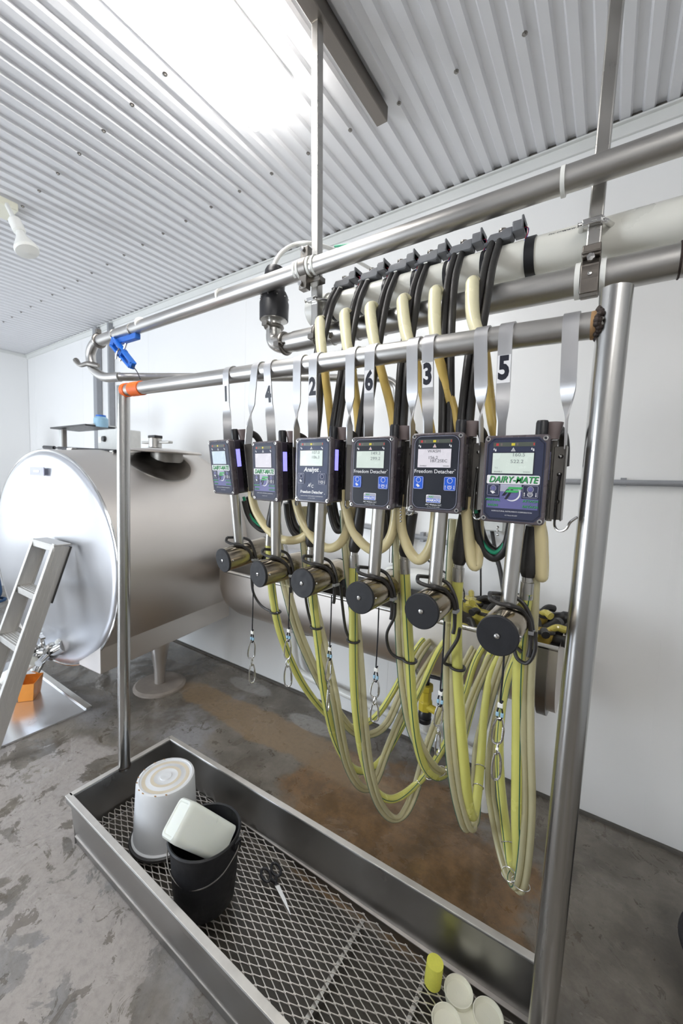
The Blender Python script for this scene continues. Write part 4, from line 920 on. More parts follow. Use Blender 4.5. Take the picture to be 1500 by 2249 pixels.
for i, pts in enumerate(MI):
    p = [PY(*q) for q in pts]; cl = catmull(p, 7)
    t = thing('milk_hose', 'yellow milk hose looping from the '+ORD[i]+' box from the left into the long vat', 'hose', p[0], None, 'yellow milk hoses')
    R = .0119
    MB('yellow' if i != 2 else 'yellow').sweep(cl, R, 16).build('tube', t)
    if i != 4:
        st = []
        for j, q in enumerate(cl):
            tt = (cl[min(len(cl)-1, j+1)]-cl[max(0, j-1)]).normalized(); d = side_dir(q); d = (d-tt*d.dot(tt)).normalized(); s_ = d.cross(tt)
            a = .35+(-.5 if i in (1, 3) else .1); st.append(q+(d*math.cos(a)+s_*math.sin(a))*(R-.0004))
        MB('stripe').sweep(st, .0013, 6).build('stripe', t)
    e = [PY(*q) for q in SL[i]]
    d = (p[0]-p[1]).normalized(); f0 = e[-1]; 
    MB('steel').sweep([f0+(p[0]-f0)*-.05, f0+(p[0]-f0)*.3, f0+(p[0]-f0)*.31, p[0]-d*.012], [.0105, .0105, .0125, .0128], 18).build('ferrule', t)
    s = catmull(e, 5); n = len(s); MB('rubber').sweep(s, [.0125+.0035*min(1, j/(n-1)*1.6) if j < n-1 else .0115 for j in range(n)], 16).build('black_sleeve', t)
    if RINGS[i]:
        c = PY(*RINGS[i], .872); bst = min(cl, key=lambda q: (q-c).length); b = MB('rubber'); b.torus(bst, (0.05, 0, 1), R+.004, .0032, 22, 8); b.build('rubber_ring', t)
    for px, py in MCLIP.get(i+1, []):
        j = min(range(3, len(cl)-3), key=lambda j: (Vector((750+FPX*(cl[j]-EYE).dot(RT)/(cl[j]-EYE).dot(_f), 1124.5-FPX*(cl[j]-EYE).dot(UP)/(cl[j]-EYE).dot(_f)))-Vector((px, py))).length)
        MB('steel_bright').torus(cl[j], cl[j+1]-cl[j-1], R+.0016, .0014, 22, 6).build('wire_ring', t)
CI = [   # clear twin pulsation tubes
 [(604, 1120, .87), (614, 1220, .875), (636, 1320, .88), (664, 1410, .90), (716, 1520, 1.0), (768, 1598, 1.1), (806, 1614, 1.2), (850, 1588, 1.3), (890, 1500, 1.4), (930, 1425, 1.48), (960, 1395, 1.6)],
 [(667, 1112, .87), (673, 1220, .875), (690, 1330, .88), (717, 1447, .89), (736, 1538, .92), (752, 1632, .99), (769, 1692, 1.05), (796, 1730, 1.12), (822, 1718, 1.18), (852, 1642, 1.28), (885, 1565, 1.37), (930, 1475, 1.45), (980, 1400, 1.58)],
 [(758, 1120, .87), (764, 1220, .875), (778, 1340, .88), (789, 1470, .89), (798, 1590, .91), (813, 1700, .96), (834, 1766, 1.02), (864, 1798, 1.08), (890, 1782, 1.14), (914, 1728, 1.2), (938, 1640, 1.28), (966, 1570, 1.35), (1005, 1490, 1.43), (1050, 1405, 1.56)],
 [(872, 1120, .87), (876, 1240, .872), (880, 1380, .878), (888, 1500, .885), (906, 1600, .91), (938, 1668, .96), (966, 1694, 1.02), (992, 1684, 1.1), (1012, 1620, 1.2), (1035, 1540, 1.32), (1065, 1470, 1.42), (1100, 1400, 1.56)],
 [(1000, 1140, .862), (992, 1290, .866), (986, 1450, .872), (988, 1600, .88), (1000, 1720, .90), (1018, 1800, .94), (1032, 1822, .98), (1042, 1790, 1.04), (1046, 1710, 1.1), (1052, 1630, 1.2), (1078, 1530, 1.33), (1108, 1440, 1.45), (1140, 1390, 1.58)],
 [(1172, 1170, .85), (1165, 1350, .855), (1157, 1500, .862), (1157, 1640, .868), (1160, 1760, .875), (1155, 1860, .885), (1145, 1935, .905), (1134, 1952, .935), (1118, 1922, .975), (1100, 1860, 1.01), (1084, 1780, 1.06), (1077, 1720, 1.11), (1081, 1640, 1.19), (1102, 1540, 1.31), (1130, 1440, 1.46), (1160, 1395, 1.6)]]
CRING = {4: (968, 1700), 6: (1135, 1940), 3: None}
for i, pts in enumerate(CI):
    p = [PY(*q) for q in pts]; cl = catmull(p, 7)
    t = thing('twin_tube', 'pair of clear tubes hanging beside the '+ORD[i]+' yellow hose from the left', 'hose', p[0], None, 'clear twin tubes')
    off = []
    for j, q in enumerate(cl):
        tt = (cl[min(len(cl)-1, j+1)]-cl[max(0, j-1)]).normalized(); d = side_dir(q); d = (d-tt*d.dot(tt)).normalized(); off.append((d.cross(tt), d))
    for s in (-1, 1): MB('clear').sweep([q+o[0]*(.0074*s) for q, o in zip(cl, off)], .0076, 12).build('tube', t)
    MB('stripe').sweep([q+o[0]*-.0135+o[1]*.0042 for q, o in zip(cl, off)], .0011, 6).build('stripe', t)
    if i in (3, 5):
        j = {3: 42, 5: 43}[i]; tt = cl[j+1]-cl[j-1]
        MB('steel_bright').torus(cl[j], tt, .0185, .0014, 26, 6, xdir=off[j][0], sy=.62).build('wire_ring', t)
        MB('steel_bright').torus(cl[j]+off[j][0]*(-.026)-tt.normalized()*.012, tt, .0150, .0014, 24, 6, xdir=off[j][0], sy=.9).build('wire_ring', t)
# black pulsation loops showing under the boxes
LOOPS = [[(541, 1095, .85), (548, 1122, .86), (562, 1146, .87), (585, 1160, .88), (600, 1140, .885), (612, 1100, .88)],
 [(633, 1100, .855), (637, 1135, .865), (648, 1164, .872), (668, 1174, .88), (690, 1150, .885), (700, 1105, .88)],
 [(728, 1105, .86), (735, 1140, .868), (745, 1160, .872), (758, 1150, .88), (768, 1110, .88)],
 [(846, 1120, .875), (849, 1160, .885), (854, 1186, .895), (862, 1160, .905), (868, 1110, .91)],
 [(1047, 1120, .85), (1052, 1165, .858), (1066, 1202, .865), (1090, 1218, .868), (1112, 1196, .868), (1123, 1150, .865), (1130, 1100, .86)]]
for i, pts in enumerate(LOOPS):
    p = [PY(*q) for q in pts]; t = thing('black_loop', 'black hose loop sagging under the '+('gap left of the sixth' if i == 4 else ORD[i])+' box from the left', 'hose', p[2], None, 'black loops under the boxes')
    b = MB('rubber'); d = Vector((0, .008, .006)); b.tube(offs(p, d, 1), .0088, 12); b.tube(offs(p, d, -1), .0088, 12); b.build('twin_hose', t)
    if i in (0, 4): MB('green').tube([q+Vector((0, -.011, .006)) for q in p], .0045, 8).build('green_hose', t)

# ------------------------------------------------------------------ long stainless vat on the back wall, with the clusters in it
VY, VR, VZ, VX0, VX1 = 1.74, .215, .888, -1.80, -.10
def make_vat():
    t = thing('wash_vat', 'long round-bottomed stainless vat fixed along the back wall', 'vat', (-.95, VY, .57))
    def ring(x, s): 
        out = []
        for k in range(0, 25):
            a = math.pi*k/24; out.append(Vector((x, VY-VR*s*math.cos(a), VZ-.095-(VR*s)*math.sin(a))))
        return [Vector((x, VY-VR*s, VZ))]+out+[Vector((x, VY+VR*s, VZ))]
    sec = [(VX0-.19, .12), (VX0-.175, .45), (VX0-.13, .75), (VX0-.07, .93), (VX0, 1.0), (VX1, 1.0)]
    b = MB('steel_tank'); v = []; n = 27
    for x, s in sec: v += ring(x, s)
    f = []
    for i in range(len(sec)-1):
        for k in range(n-1): f.append((i*n+k, i*n+k+1, (i+1)*n+k+1, (i+1)*n+k))
    f.append(tuple(range(n))[::-1]); f.append(tuple((len(sec)-1)*n+k for k in range(n)))
    b.add(v, f); vi = []
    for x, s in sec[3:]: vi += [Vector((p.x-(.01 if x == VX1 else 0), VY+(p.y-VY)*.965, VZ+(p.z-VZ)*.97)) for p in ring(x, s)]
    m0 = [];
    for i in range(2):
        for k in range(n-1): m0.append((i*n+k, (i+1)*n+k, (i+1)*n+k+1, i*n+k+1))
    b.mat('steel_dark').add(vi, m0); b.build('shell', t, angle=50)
    b = MB('steel')
    for s in (-1, 1): b.cyl((VX0-.02, VY+s*VR, VZ+.002), (VX1, VY+s*VR, VZ+.002), .0095, seg=12)
    b.build('rolled_rim', t)
    b = MB('steel_dark'); x = VX1-.045
    pth = [p for p in ring(0, 1.035)]; v = []
    for dx, s in ((-.016, 1.0), (-.016, 1.09), (.016, 1.09), (.016, 1.0)): v += [Vector((p.x+dx, p.y, p.z)) for p in ring(x, s)]
    b.add(v, [(i*n+k, i*n+k+1, (i+1)*n+k+1, (i+1)*n+k) for i in range(3) for k in range(n-1)]); b.build('end_flange', t)
    b = MB('steel_dark'); v = []
    for dx, s in ((-.006, 1.0), (-.004, 1.02), (.004, 1.02), (.006, 1.0)): v += [Vector((p.x+dx, p.y, p.z)) for p in ring(-1.30, s)]
    b.add(v, [(i*n+k, i*n+k+1, (i+1)*n+k+1, (i+1)*n+k) for i in range(3) for k in range(n-1)]); b.build('weld_seam', t)
    b = MB('steel')
    for x in (-1.6, -.45): b.bar((x, YB-.004, .80), (x, VY+VR-.002, .80), .04, .012); b.bar((x, YB-.01, .70), (x, YB-.01, .90), .04, .012, (0, 1, 0))
    b.build('wall_bracket', t, smooth=False)
    b = MB('steel'); b.tube([(-.72, VY, .59), (-.69, VY, .56), (-.665, VY, .52)], .02, 14); b.build('drain_stub', t)
make_vat()
t = thing('dome_lid', 'shiny domed stainless lid lying over the left part of the vat', 'lid', (-1.52, VY, VZ+.015))
MB('steel_face').lathe((-1.52, VY, VZ+.012), (0, 0, 1), [(.205, 0), (.207, .006), (.198, .02), (.165, .075), (.10, .115), (0, .13)], 40).build('dome', t)
MB('steel_dark').torus((-1.52, VY, VZ+.013), (0, 0, 1), .206, .006, 40, 8).build('edge_ring', t)
MB('steel').tube([(-1.62, VY-.05, VZ+.10), (-1.60, VY-.05, VZ+.17), (-1.55, VY-.05, VZ+.19), (-1.50, VY-.05, VZ+.17), (-1.48, VY-.05, VZ+.12)], .006, 8).build('handle', t)
for i, (px, py, Y, an) in enumerate(((1035, 1325, 1.80, .3), (1062, 1352, 1.72, 1.2), (1046, 1392, 1.62, 2.2), (1176, 1352, 1.78, .8), (1186, 1392, 1.66, 1.9))):
    c = PY(px, py, Y); c.z = max(c.z, .80)
    t = thing('milking_claw', ['yellowish milking claw farthest back in the vat at the foot of the black cable', 'yellowish milking claw in the middle of the pile beside the fifth cylinder', 'yellowish milking claw nearest the vat rim beside the fifth cylinder', 'amber claw against the back of the vat behind the sixth cylinder', 'amber claw at the front of the vat behind the sixth cylinder'][i], 'milking claw', c, None, 'milking claws in the vat')
    MB('amber' if i > 2 else 'claw').lathe(c, (.2*math.cos(an), .2*math.sin(an), 1), [(0, -.045), (.030, -.040), (.046, -.015), (.048, .008), (.040, .022), (0, .026)], 22).build('bowl', t)
    b = MB('rubber'); b.lathe(c, (.2*math.cos(an), .2*math.sin(an), 1), [(.049, .004), (.052, .006), (.052, .014), (.046, .018)], 22); b.build('clamp_band', t)
    for k in range(4):
        a = an+k*math.pi/2; d = Vector((math.cos(a), math.sin(a), .5)); q = MB('claw' if k % 2 else 'rubber'); q.tube([c+d*.025, c+d*.055+Vector((0, 0, .004)), c+d*.085-Vector((0, 0, .016))], [.012, .013, .015], 10); q.build('nipple', t)
for i, (px, py, Y, L, an) in enumerate(((1210, 1355, 1.86, .15, .2), (1225, 1385, 1.78, .15, .7), (1218, 1405, 1.66, .14, -.3), (1205, 1378, 1.74, .14, 1.1), (1088, 1345, 1.82, .14, 1.8), (1068, 1318, 1.86, .14, .2), (1068, 1402, 1.66, .13, .4))):
    c = PY(px, py, Y); c.z = max(c.z, .82); d = Vector((math.cos(an), math.sin(an), .12))
    b = MB('rubber'); b.sweep([c-d*L*.5, c-d*L*.2, c+d*L*.25, c+d*L*.32, c+d*L*.5], [.012, .019, .021, .026, .022], 14)
    tag(b.build('teat_liner'), ['black rubber liner at the back of the vat beside the tall right post', 'black rubber liner in mid heap at the far right end of the vat', 'black rubber liner lying foremost at the right end of the vat', 'black rubber liner just right of the amber claws behind the sixth cylinder', 'black rubber liner at the back of the vat left of the sixth tube', 'black rubber liner farthest back at the foot of the thick wall cable', 'black rubber liner at the vat rim between the fifth and sixth cylinders'][i], 'rubber liner', 'black liners in the vat')
# what hangs and stands on the back wall
b = MB('conduit'); b.cyl((-.36, YB-.018, 1.468), (1.6, YB-.018, 1.492), .012, seg=14)
for x in (.05, .9): b.box((x, YB-.012, 1.475+.012*x), (.02, .024, .034))
tag(b.build('wall_conduit'), 'grey conduit running level along the wall right of the tall post', 'conduit')
b = MB('conduit'); b.cyl((-1.30, YB-.02, 1.19), (-.52, YB-.02, 1.13), .014, seg=14); b.box((-.80, YB-.016, 1.155), (.02, .03, .05))
tag(b.build('wall_conduit'), 'grey conduit on the wall just above the vat, behind the fourth and fifth boxes', 'conduit')
t = thing('junction_box', 'pale grey junction box on the wall behind the sixth box', 'box', (-.46, YB-.04, 1.225))
MB('boxgrey').box((-.455, YB-.035, 1.285), (.14, .07, .115)).build('case', t, bevel=.006)
MB('boxgrey').box((-.455, YB-.074, 1.285), (.132, .01, .107)).build('cover', t, bevel=.003)
for k, pts in enumerate(([(1060, 1163), (1056, 1220), (1056, 1330)], [(1050, 1178), (1072, 1195), (1085, 1208), (1098, 1250), (1106, 1300), (1108, 1320)], [(1080, 1164), (1086, 1200), (1094, 1240)])):
    MB('rubber').tube([PY(a, c, 1.96-.03*j) for j, (a, c) in enumerate(pts)], [.0045, .010, .009][k], 8).build('cable', t)
b = MB('grey').box(PY(1097, 1318, 1.9), (.035, .03, .06)); b.build('plug', t, bevel=.004)
t = thing('white_basin', 'white plastic basin on a stained ledge behind the vat', 'basin', (-.80, 1.93, .90))
b = MB('white'); b.lathe((-.80, 1.90, .945), (1, 0, 0), [(.0, -.16), (.04, -.155), (.055, -.13), (.055, .13), (.04, .155), (0, .16)], 20); b.build('tub', t)
MB('cream').box((-.80, 1.955, .90), (.36, .09, .012)).build('ledge', t, bevel=.002)
b = MB('rubber'); b.tube([PY(925, 1215, 1.93), PY(945, 1235, 1.93), PY(985, 1262, 1.92), PY(1010, 1275, 1.9)], .005, 8); tag(b.build('thin_cable'), 'thin black cable sagging across the wall above the white basin', 'cable')
b = MB('white'); b.tube([PY(645, 1388, 1.95), PY(648, 1440, 1.95), PY(656, 1470, 1.95), PY(675, 1484, 1.95), PY(720, 1506, 1.95), PY(850, 1566, 1.95), PY(985, 1627, 1.95), PY(1060, 1662, 1.94)], .021, 14)
for px, py in ((690, 1491), (962, 1616)): b.lathe(PY(px, py, 1.95)-Vector((.02, 0, 0)), (1, 0, -.07), [(.0215, 0), (.026, .002), (.026, .05), (.0215, .052)], 16)
tag(b.build('drain_pipe'), 'white plastic drain pipe running along the foot of the wall', 'pipe')
t = thing('floor_drain', 'white plastic standpipe rising from the floor under the vat', 'pipe', (-.36, 1.78, 0))
MB('offwhite').cyl((-.362, 1.78, .23), (-.368, 1.78, .70), .020, seg=18).build('upper_pipe', t)
b = MB('white'); b.lathe((-.362, 1.78, 0.001), (0, 0, 1), [(.044, 0), (.044, .14), (.047, .141), (.047, .20), (.044, .205), (.044, .245), (.03, .25), (0, .25)], 24); b.build('standpipe', t)
t = thing('drain_valve', 'yellow valve with black fittings under the vat', 'valve', (-.66, 1.72, .34))
c = PY(935, 1530, 1.73); b = MB('valve'); b.lathe(c-Vector((0, 0, .065)), (0, 0, 1), [(.026, 0), (.034, .004), (.034, .045), (.028, .05), (.028, .095), (.034, .10), (.034, .125), (0, .127)], 8); b.cyl(c+Vector((.0, -.01, -.035)), c+Vector((.075, -.01, -.05)), .018, seg=10); b.build('body', t, bevel=.002)
b = MB('black'); b.lathe(c-Vector((0, 0, .125)), (0, 0, 1), [(.0, 0), (.03, .002), (.032, .02), (.027, .024), (.031, .03), (.031, .05), (.024, .062)], 18); b.build('lower_union', t); b = MB('black'); b.cyl(c+Vector((0, 0, .06)), c+Vector((.004, 0, .115)), .014, seg=12); b.bar(c+Vector((-.03, 0, .10)), c+Vector((.075, -.01, .115)), .02, .012); b.build('lever', t, bevel=.002)
b = MB('white'); b.tube([c-Vector((0, 0, .12)), c+Vector((.005, .03, -.17)), c+Vector((.02, .12, -.20)), PY(985, 1627, 1.95)+Vector((0, 0, .01))], .02, 12); b.build('outlet_elbow', t)
for nm, x, r, lab in (('wall_strut', -4.26, .034, 'thicker grey upright strut on the far wall behind the steel tank'), ('wall_strut', -4.0, .014, 'thin dark upright conduit on the far wall behind the steel tank')):
    tag(MB('conduit').box((x, YB-.03, 1.9), (r*2, .05, 1.86)).build(nm, smooth=False, bevel=.003), lab, 'strut')

# ------------------------------------------------------------------ bulk milk tank
def make_tank():
    cx, cz, A, B, y0, y1 = -2.83, .915, .86, .645, 1.0, 1.80; SL = .085
    t = thing('milk_tank', 'big oval stainless steel milk tank lying against the back wall', 'tank', (cx, 1.4, 0))
    zt = lambda y: (y-1)*SL
    N = 64
    def ell(y, s, dz=0): return [Vector((cx+A*s*math.cos(2*math.pi*k/N), y, cz+zt(y)+dz+B*s*math.sin(2*math.pi*k/N))) for k in range(N)]
    def shellmesh(b, secs, cap0=False, cap1=False):
        v = []
        for y, s in secs: v += ell(y, s)
        f = [(i*N+k, i*N+(k+1) % N, (i+1)*N+(k+1) % N, (i+1)*N+k) for i in range(len(secs)-1) for k in range(N)]
        if cap0: f.append(tuple(range(N))[::-1])
        if cap1: f.append(tuple((len(secs)-1)*N+k for k in range(N)))
        b.add(v, f)
    b = MB('steel_tank'); shellmesh(b, [(y0+.004, 1.0), (y0+.02, 1.0), (1.4, 1.0), (y1, 1.0), (y1+.05, .985), (y1+.10, .92), (y1+.14, .78), (y1+.155, .4)], False, True); b.build('shell', t, angle=40)
    b = MB('steel_face'); shellmesh(b, [(y0+.006, .992), (y0-.004, .985), (y0-.010, .94), (y0-.02, .7), (y0-.026, .35), (y0-.028, .05)], False, True); b.build('front_head', t, angle=60)
    b = MB('steel_bright'); b.sweep(ell(y0+.002, 1.0)+[ell(y0+.002, 1.0)[0]], .007, 8, close=True); b.build('front_rim', t)
    for s in (-1, 1):       # side skirts and their pointed front corners
        x0 = cx+s*.665; xi = cx+s*.42; b = MB('steel_tank')
        pr = [(x0, .368-.0), (x0, .515), (xi, .372), (xi, .350)]
        v = []
        for y, dz in ((y0-.006, 0), (1.86, zt(1.86)+.012)): v += [Vector((p[0], y, p[1]+dz)) for p in pr]
        b.add(v, [(0, 1, 2, 3), (7, 6, 5, 4)]+[(i, i+4, (i+1) % 4+4, (i+1) % 4) for i in range(4)]); b.build('side_skirt', t, smooth=False, bevel=.004)
        for y in (1.5,):
            x = cx+s*.39; b = MB('steel_tank'); b.lathe((x, y, .02), (0, 0, 1), [(.034, 0), (.036, .10), (.05, .2), (.085, .37), (.1, .45)], 18); b.build('leg', t)
            b = MB('pad'); b.lathe((x, y, 0), (0, 0, 1), [(.165, 0), (.165, .012), (.15, .022), (.02, .026), (0, .026)], 26); b.build('foot_pad', t)
    # manhole with lid, knob bar
    c = Vector((-2.40, 1.53, 1.545))
    b = MB('steel_dark'); v = []; rings = [(.198, -.002), (.196, .005), (.185, .006), (.10, .006), (.0, .006)]  # dark disc on the shell, painting in a reflection below the lid
    for r, dz in rings:
        for k in range(44):
            x = -2.40+r*math.cos(2*math.pi*k/44); y = 1.47+r*math.sin(2*math.pi*k/44)
            v.append(Vector((x, y, cz+zt(y)+B*math.sqrt(max(0, 1-((x-cx)/A)**2))+dz)))
    b.add(v, [(i*44+k, i*44+(k+1) % 44, (i+1)*44+(k+1) % 44, (i+1)*44+k) for i in range(len(rings)-1) for k in range(44)]); b.build('dark_reflection', t)
    MB('steel_dark').cyl(c+Vector((-.06, .04, -.03)), c+Vector((-.06, .04, .035)), .10, seg=30).build('manhole_neck', t)
    b = MB('steel_tank'); b.lathe(c+Vector((0, 0, .03)), (.03, 0, 1), [(.0, .0), (.212, .0), (.216, .006), (.205, .016), (.1, .026), (0, .03)], 44); lid = b.build('manhole_lid', t)
    b = MB('steel'); k = PZ(341, 972, 1.62); b.cyl((k.x, k.y, 1.59), (k.x, k.y, 1.645), .035, seg=14); b.bar((k.x-.12, k.y, 1.622), (k.x+.12, k.y+.02, 1.622), .03, .014); b.mat('black').box((k.x, k.y, 1.652), (.07, .05, .016)); b.build('lid_clamp', lid, bevel=.003)
    # dip rod, control box, shelf and legs
    a = PY(97, 982, 1.3); e = PY(254, 991, 1.3); b = MB('black'); b.cyl(a, a+(e-a)*.17, .013, seg=10); b.cyl(a+(e-a)*.17, a+(e-a)*.24, .005, seg=8); b.cyl(a+(e-a)*.24, e, .011, seg=10); b.build('dip_rod', t)
    q = PY(160, 990, 1.28); b = MB('steel_bright'); b.box(q, (.07, .05, .04)); b.cyl(q-Vector((-.03, .01, .01)), q-Vector((-.03, .01, .07)), .014, seg=10); b.box(e+Vector((-.03, 0, -.02)), (.04, .03, .05)); b.build('rod_bracket', t, bevel=.004)
    q = PY(236, 985, 1.38); b = MB('boxgrey'); b.box(q+Vector((-.0, .08, .05)), (.27, .16, .16)); bx = b.build('control_box', t, bevel=.006)
    b = MB('black'); b.lathe(q+Vector((-.03, -.002, .065)), (0, -1, 0), [(.02, 0), (.018, .016), (0, .017)], 16); b.build('dial', bx); MB('white').box(q+Vector((-.10, -.001, .06)), (.035, .004, .04)).build('data_sticker', bx)
    a = PY(128, 942, 1.5); e = PY(206, 941, 1.5); b = MB('black'); b.box(((a.x+e.x)/2, 1.55, a.z), (e.x-a.x, .22, .012)); b.mat('boxgrey').box(((a.x+e.x)/2, 1.6, a.z+.012), (e.x-a.x-.02, .2, .010)); b.mat('steel_dark').box((a.x+.11, 1.5, a.z-.095), (.025, .03, .17)); b.mat('boxgrey').box((a.x+.06, 1.5, a.z-.095), (.05, .02, .17)); b.build('shelf', t, smooth=False)
    # outlet valve, knobs and name plate on the front head
    b = MB('steel_bright'); o = PY(100, 1430, .93)
    b.tube([o+Vector((.10, .06, .04)), o+Vector((.03, .02, 0)), o+Vector((-.06, -.02, -.02)), PY(72, 1448, .88)], [.034, .032, .032, .036], 16); b.torus(o+Vector((.03, .02, 0)), (1, .4, .2), .042, .012, 20, 8); b.torus(o+Vector((-.05, -.02, -.02)), (1, .3, .1), .042, .012, 20, 8)
    b.cyl(o+Vector((.0, -.02, -.05)), o+Vector((.02, -.06, -.10)), .022, seg=12); b.cyl(o+Vector((-.03, 0, .02)), o+Vector((-.04, -.01, .10)), .012, seg=10); b.bar(o+Vector((-.10, -.01, .10)), o+Vector((.03, -.02, .09)), .022, .01); b.cyl(o+Vector((.06, -.02, -.01)), o+Vector((.10, -.07, -.02)), .02, seg=12); b.build('outlet_valve', t)
    for px, py in ((87, 1386), (132, 1411)): q = PY(px, py, .985); MB('white').lathe(q, (0, -1, 0), [(.024, -.02), (.024, .012), (.016, .022), (0, .024)], 16).build('sample_knob', t)
    a = PY(66, 1025, .966); e = PY(97, 1045, .966); b = MB('silver'); b.box((a+e)/2, (abs(e.x-a.x), .004, abs(a.z-e.z))); b.mat('white').box((a+e)/2+Vector((0, -.003, 0)), (abs(e.x-a.x)*.4, .002, abs(a.z-e.z)*.25)); b.build('name_plate', t, smooth=False)
make_tank()
b = MB('offwhite'); b.tube([PY(74, 1448, .875), PY(40, 1472, .85), PY(-15, 1500, .83), PY(-90, 1530, .80)], .036, 14); tag(b.build('transfer_hose'), 'cream transfer hose running left from the tank outlet valve', 'hose')
t = thing('spray_bottle', 'clear pale-blue bottle with a blue cap standing on the tank shelf', 'bottle', PY(222, 941, 1.56))
c = PY(222, 939, 1.56); z = PY(222, 912, 1.56).z-c.z
MB('ltblue').lathe(c, (0, 0, 1), [(.0, 0), (.048, .003), (.05, .02), (.05, z*.7), (.04, z*.85), (.03, z*.88)], 18).build('bottle_body', t); MB('blue').lathe(c+Vector((0, 0, z*.86)), (0, 0, 1), [(.035, 0), (.035, z*.14), (0, z*.15)], 14).build('cap', t)

# ------------------------------------------------------------------ ladder, floor sheet, orange carton
def make_ladder():
    t = thing('ladder', 'short aluminium ladder leaning on the front of the milk tank', 'ladder', (-2.52, .6, 0))
    d = Vector((0, .345, 1.03)).normalized(); nrm = Vector((0, -d.z, d.y)); L = 1.03/d.z
    for x in (-2.675, -2.385):
        o = Vector((x, .570, .014)); b = MB('alu')
        b.bar(o, o+d*L, .004, .075, nrm)
        s = 1 if x < -2.5 else -1
        for k in (-1, 1): b.bar(o+nrm*(k*.0365)+Vector((s*.012, 0, 0)), o+d*L+nrm*(k*.0365)+Vector((s*.012, 0, 0)), .024, .004, nrm)
        for k in (-.5, 0, .5): b.bar(o+nrm*(k*.04)-Vector((s*.0025, 0, 0)), o+d*L+nrm*(k*.04)-Vector((s*.0025, 0, 0)), .002, .008, nrm)
        b.build('side_rail', t, smooth=False)
        MB('rubber').box(o+Vector((0, 0, .0)), (.034, .085, .016)).build('rubber_foot', t, smooth=False)
        b = MB('rubber'); b.bar(o+d*(L-.30)-nrm*.041, o+d*(L+.004)-nrm*.041, .022, .007, nrm); b.build('edge_pad', t, smooth=False)
    for z in (.29, .545, .795):
        q = Vector((-2.53, .570, 0))+d*(z/d.z); b = MB('alu'); b.box(q, (.286, .072, .006)); b.box(q+Vector((0, -.036, -.014)), (.286, .005, .034)); b.box(q+Vector((0, .036, -.01)), (.286, .004, .02))
        for k in range(-2, 3): b.box(q+Vector((0, k*.012, .004)), (.284, .004, .003))
        b.build('step', t, smooth=False, bevel=.002)
    q = Vector((-2.53, .570, .014))+d*L; b = MB('alu'); b.box(q+Vector((0, 0, .004)), (.30, .082, .008)); b.box(q+Vector((0, -.038, -.012)), (.30, .005, .036)); b.build('top_cap', t, smooth=False, bevel=.003)
make_ladder()
t = thing('floor_sheet', 'shiny polished metal sheet lying on the floor before the milk tank', 'sheet', (-3.0, .6, 0))
MB('sheet').box((-3.05, .56, .006), (1.09, 1.06, .010)).build('plate', t, smooth=False)
MB('steel_bright').box((-3.05, 1.083, .016), (1.09, .035, .012)).build('edge_strip', t, smooth=False, bevel=.003)
def carton():
    c = PZ(62, 1530, .012); t = thing('orange_tub', 'orange open plastic tub standing on the shiny floor sheet', 'tub', c); Rz = Matrix.Rotation(math.radians(-38), 3, 'Z')
    b = MB('carton'); w, h, H, e = .075, .06, .115, .78; o_ = lambda s, z: [c+Rz @ Vector((sx*w*s, sy*h*s, z)) for sx, sy in ((-1, -1), (1, -1), (1, 1), (-1, 1))]
    v = o_(e, 0)+o_(1, H)+o_(.95, H)+o_(e*.95, .006)
    b.add(v, [(0, 3, 2, 1)]+[(i+4*j, (i+1) % 4+4*j, (i+1) % 4+4*j+4, i+4*j+4) for j in range(3) for i in range(4)]+[(12, 13, 14, 15)]); b.build('tub_body', t, smooth=False, bevel=.005)
    q = MB('wprint'); f = c+Rz @ Vector((0, -h*.885, .055)); q.bar(f-Rz @ Vector((.02, 0, 0)), f+Rz @ Vector((.02, 0, 0)), .002, .022); q.build('paper_label', t, smooth=False)
carton()

# ------------------------------------------------------------------ things in and beside the trough
c = PZ(362, 1815, MZ+.012)
t = thing('white_bucket', 'worn white plastic bucket standing upside down in the trough', 'bucket', c)
top = PZ(366, 1703, .30); c.x, c.y = (c.x*.35+top.x*.65), (c.y*.35+top.y*.65); HB = .230
b = MB('bucket_w'); b.lathe(c, (0, 0, 1), [(.121, -.004), (.121, .012), (.115, .016), (.113, .06), (.104, HB-.008), (.101, HB), (.094, HB+.002), (.092, HB-.003), (.060, HB-.003), (.058, HB-.0015), (.042, HB-.0015), (.040, HB-.003), (.022, HB-.002), (.020, HB+.001), (.012, HB+.001), (0, HB)], 48); bk = b.build('pail', t, angle=50)
b = MB('rust')
for k in range(9):
    a = math.radians(150+k*22+random.uniform(-6, 6)); b.sphere(c+Vector((.098*math.cos(a), .098*math.sin(a), HB+.0005)), .003, 6, (2.2, 1.2, .25))
b.build('grime_spot', bk)
MB('stain').lathe(c, (0, 0, 1), [(.055, HB-.0014), (.055, HB-.0012), (.043, HB-.0012), (.043, HB-.0014)], 36, cap=False).build('stain_ring', bk); MB('stain').lathe(c, (0, 0, 1), [(.085, HB-.0029), (.085, HB-.0026), (.072, HB-.0026), (.072, HB-.0029)], 36, cap=False).build('stain_ring', bk)
MB('rubber').torus(c+Vector((0, 0, .002)), (0, 0, 1), .123, .0075, 44, 8).build('black_rim', t)
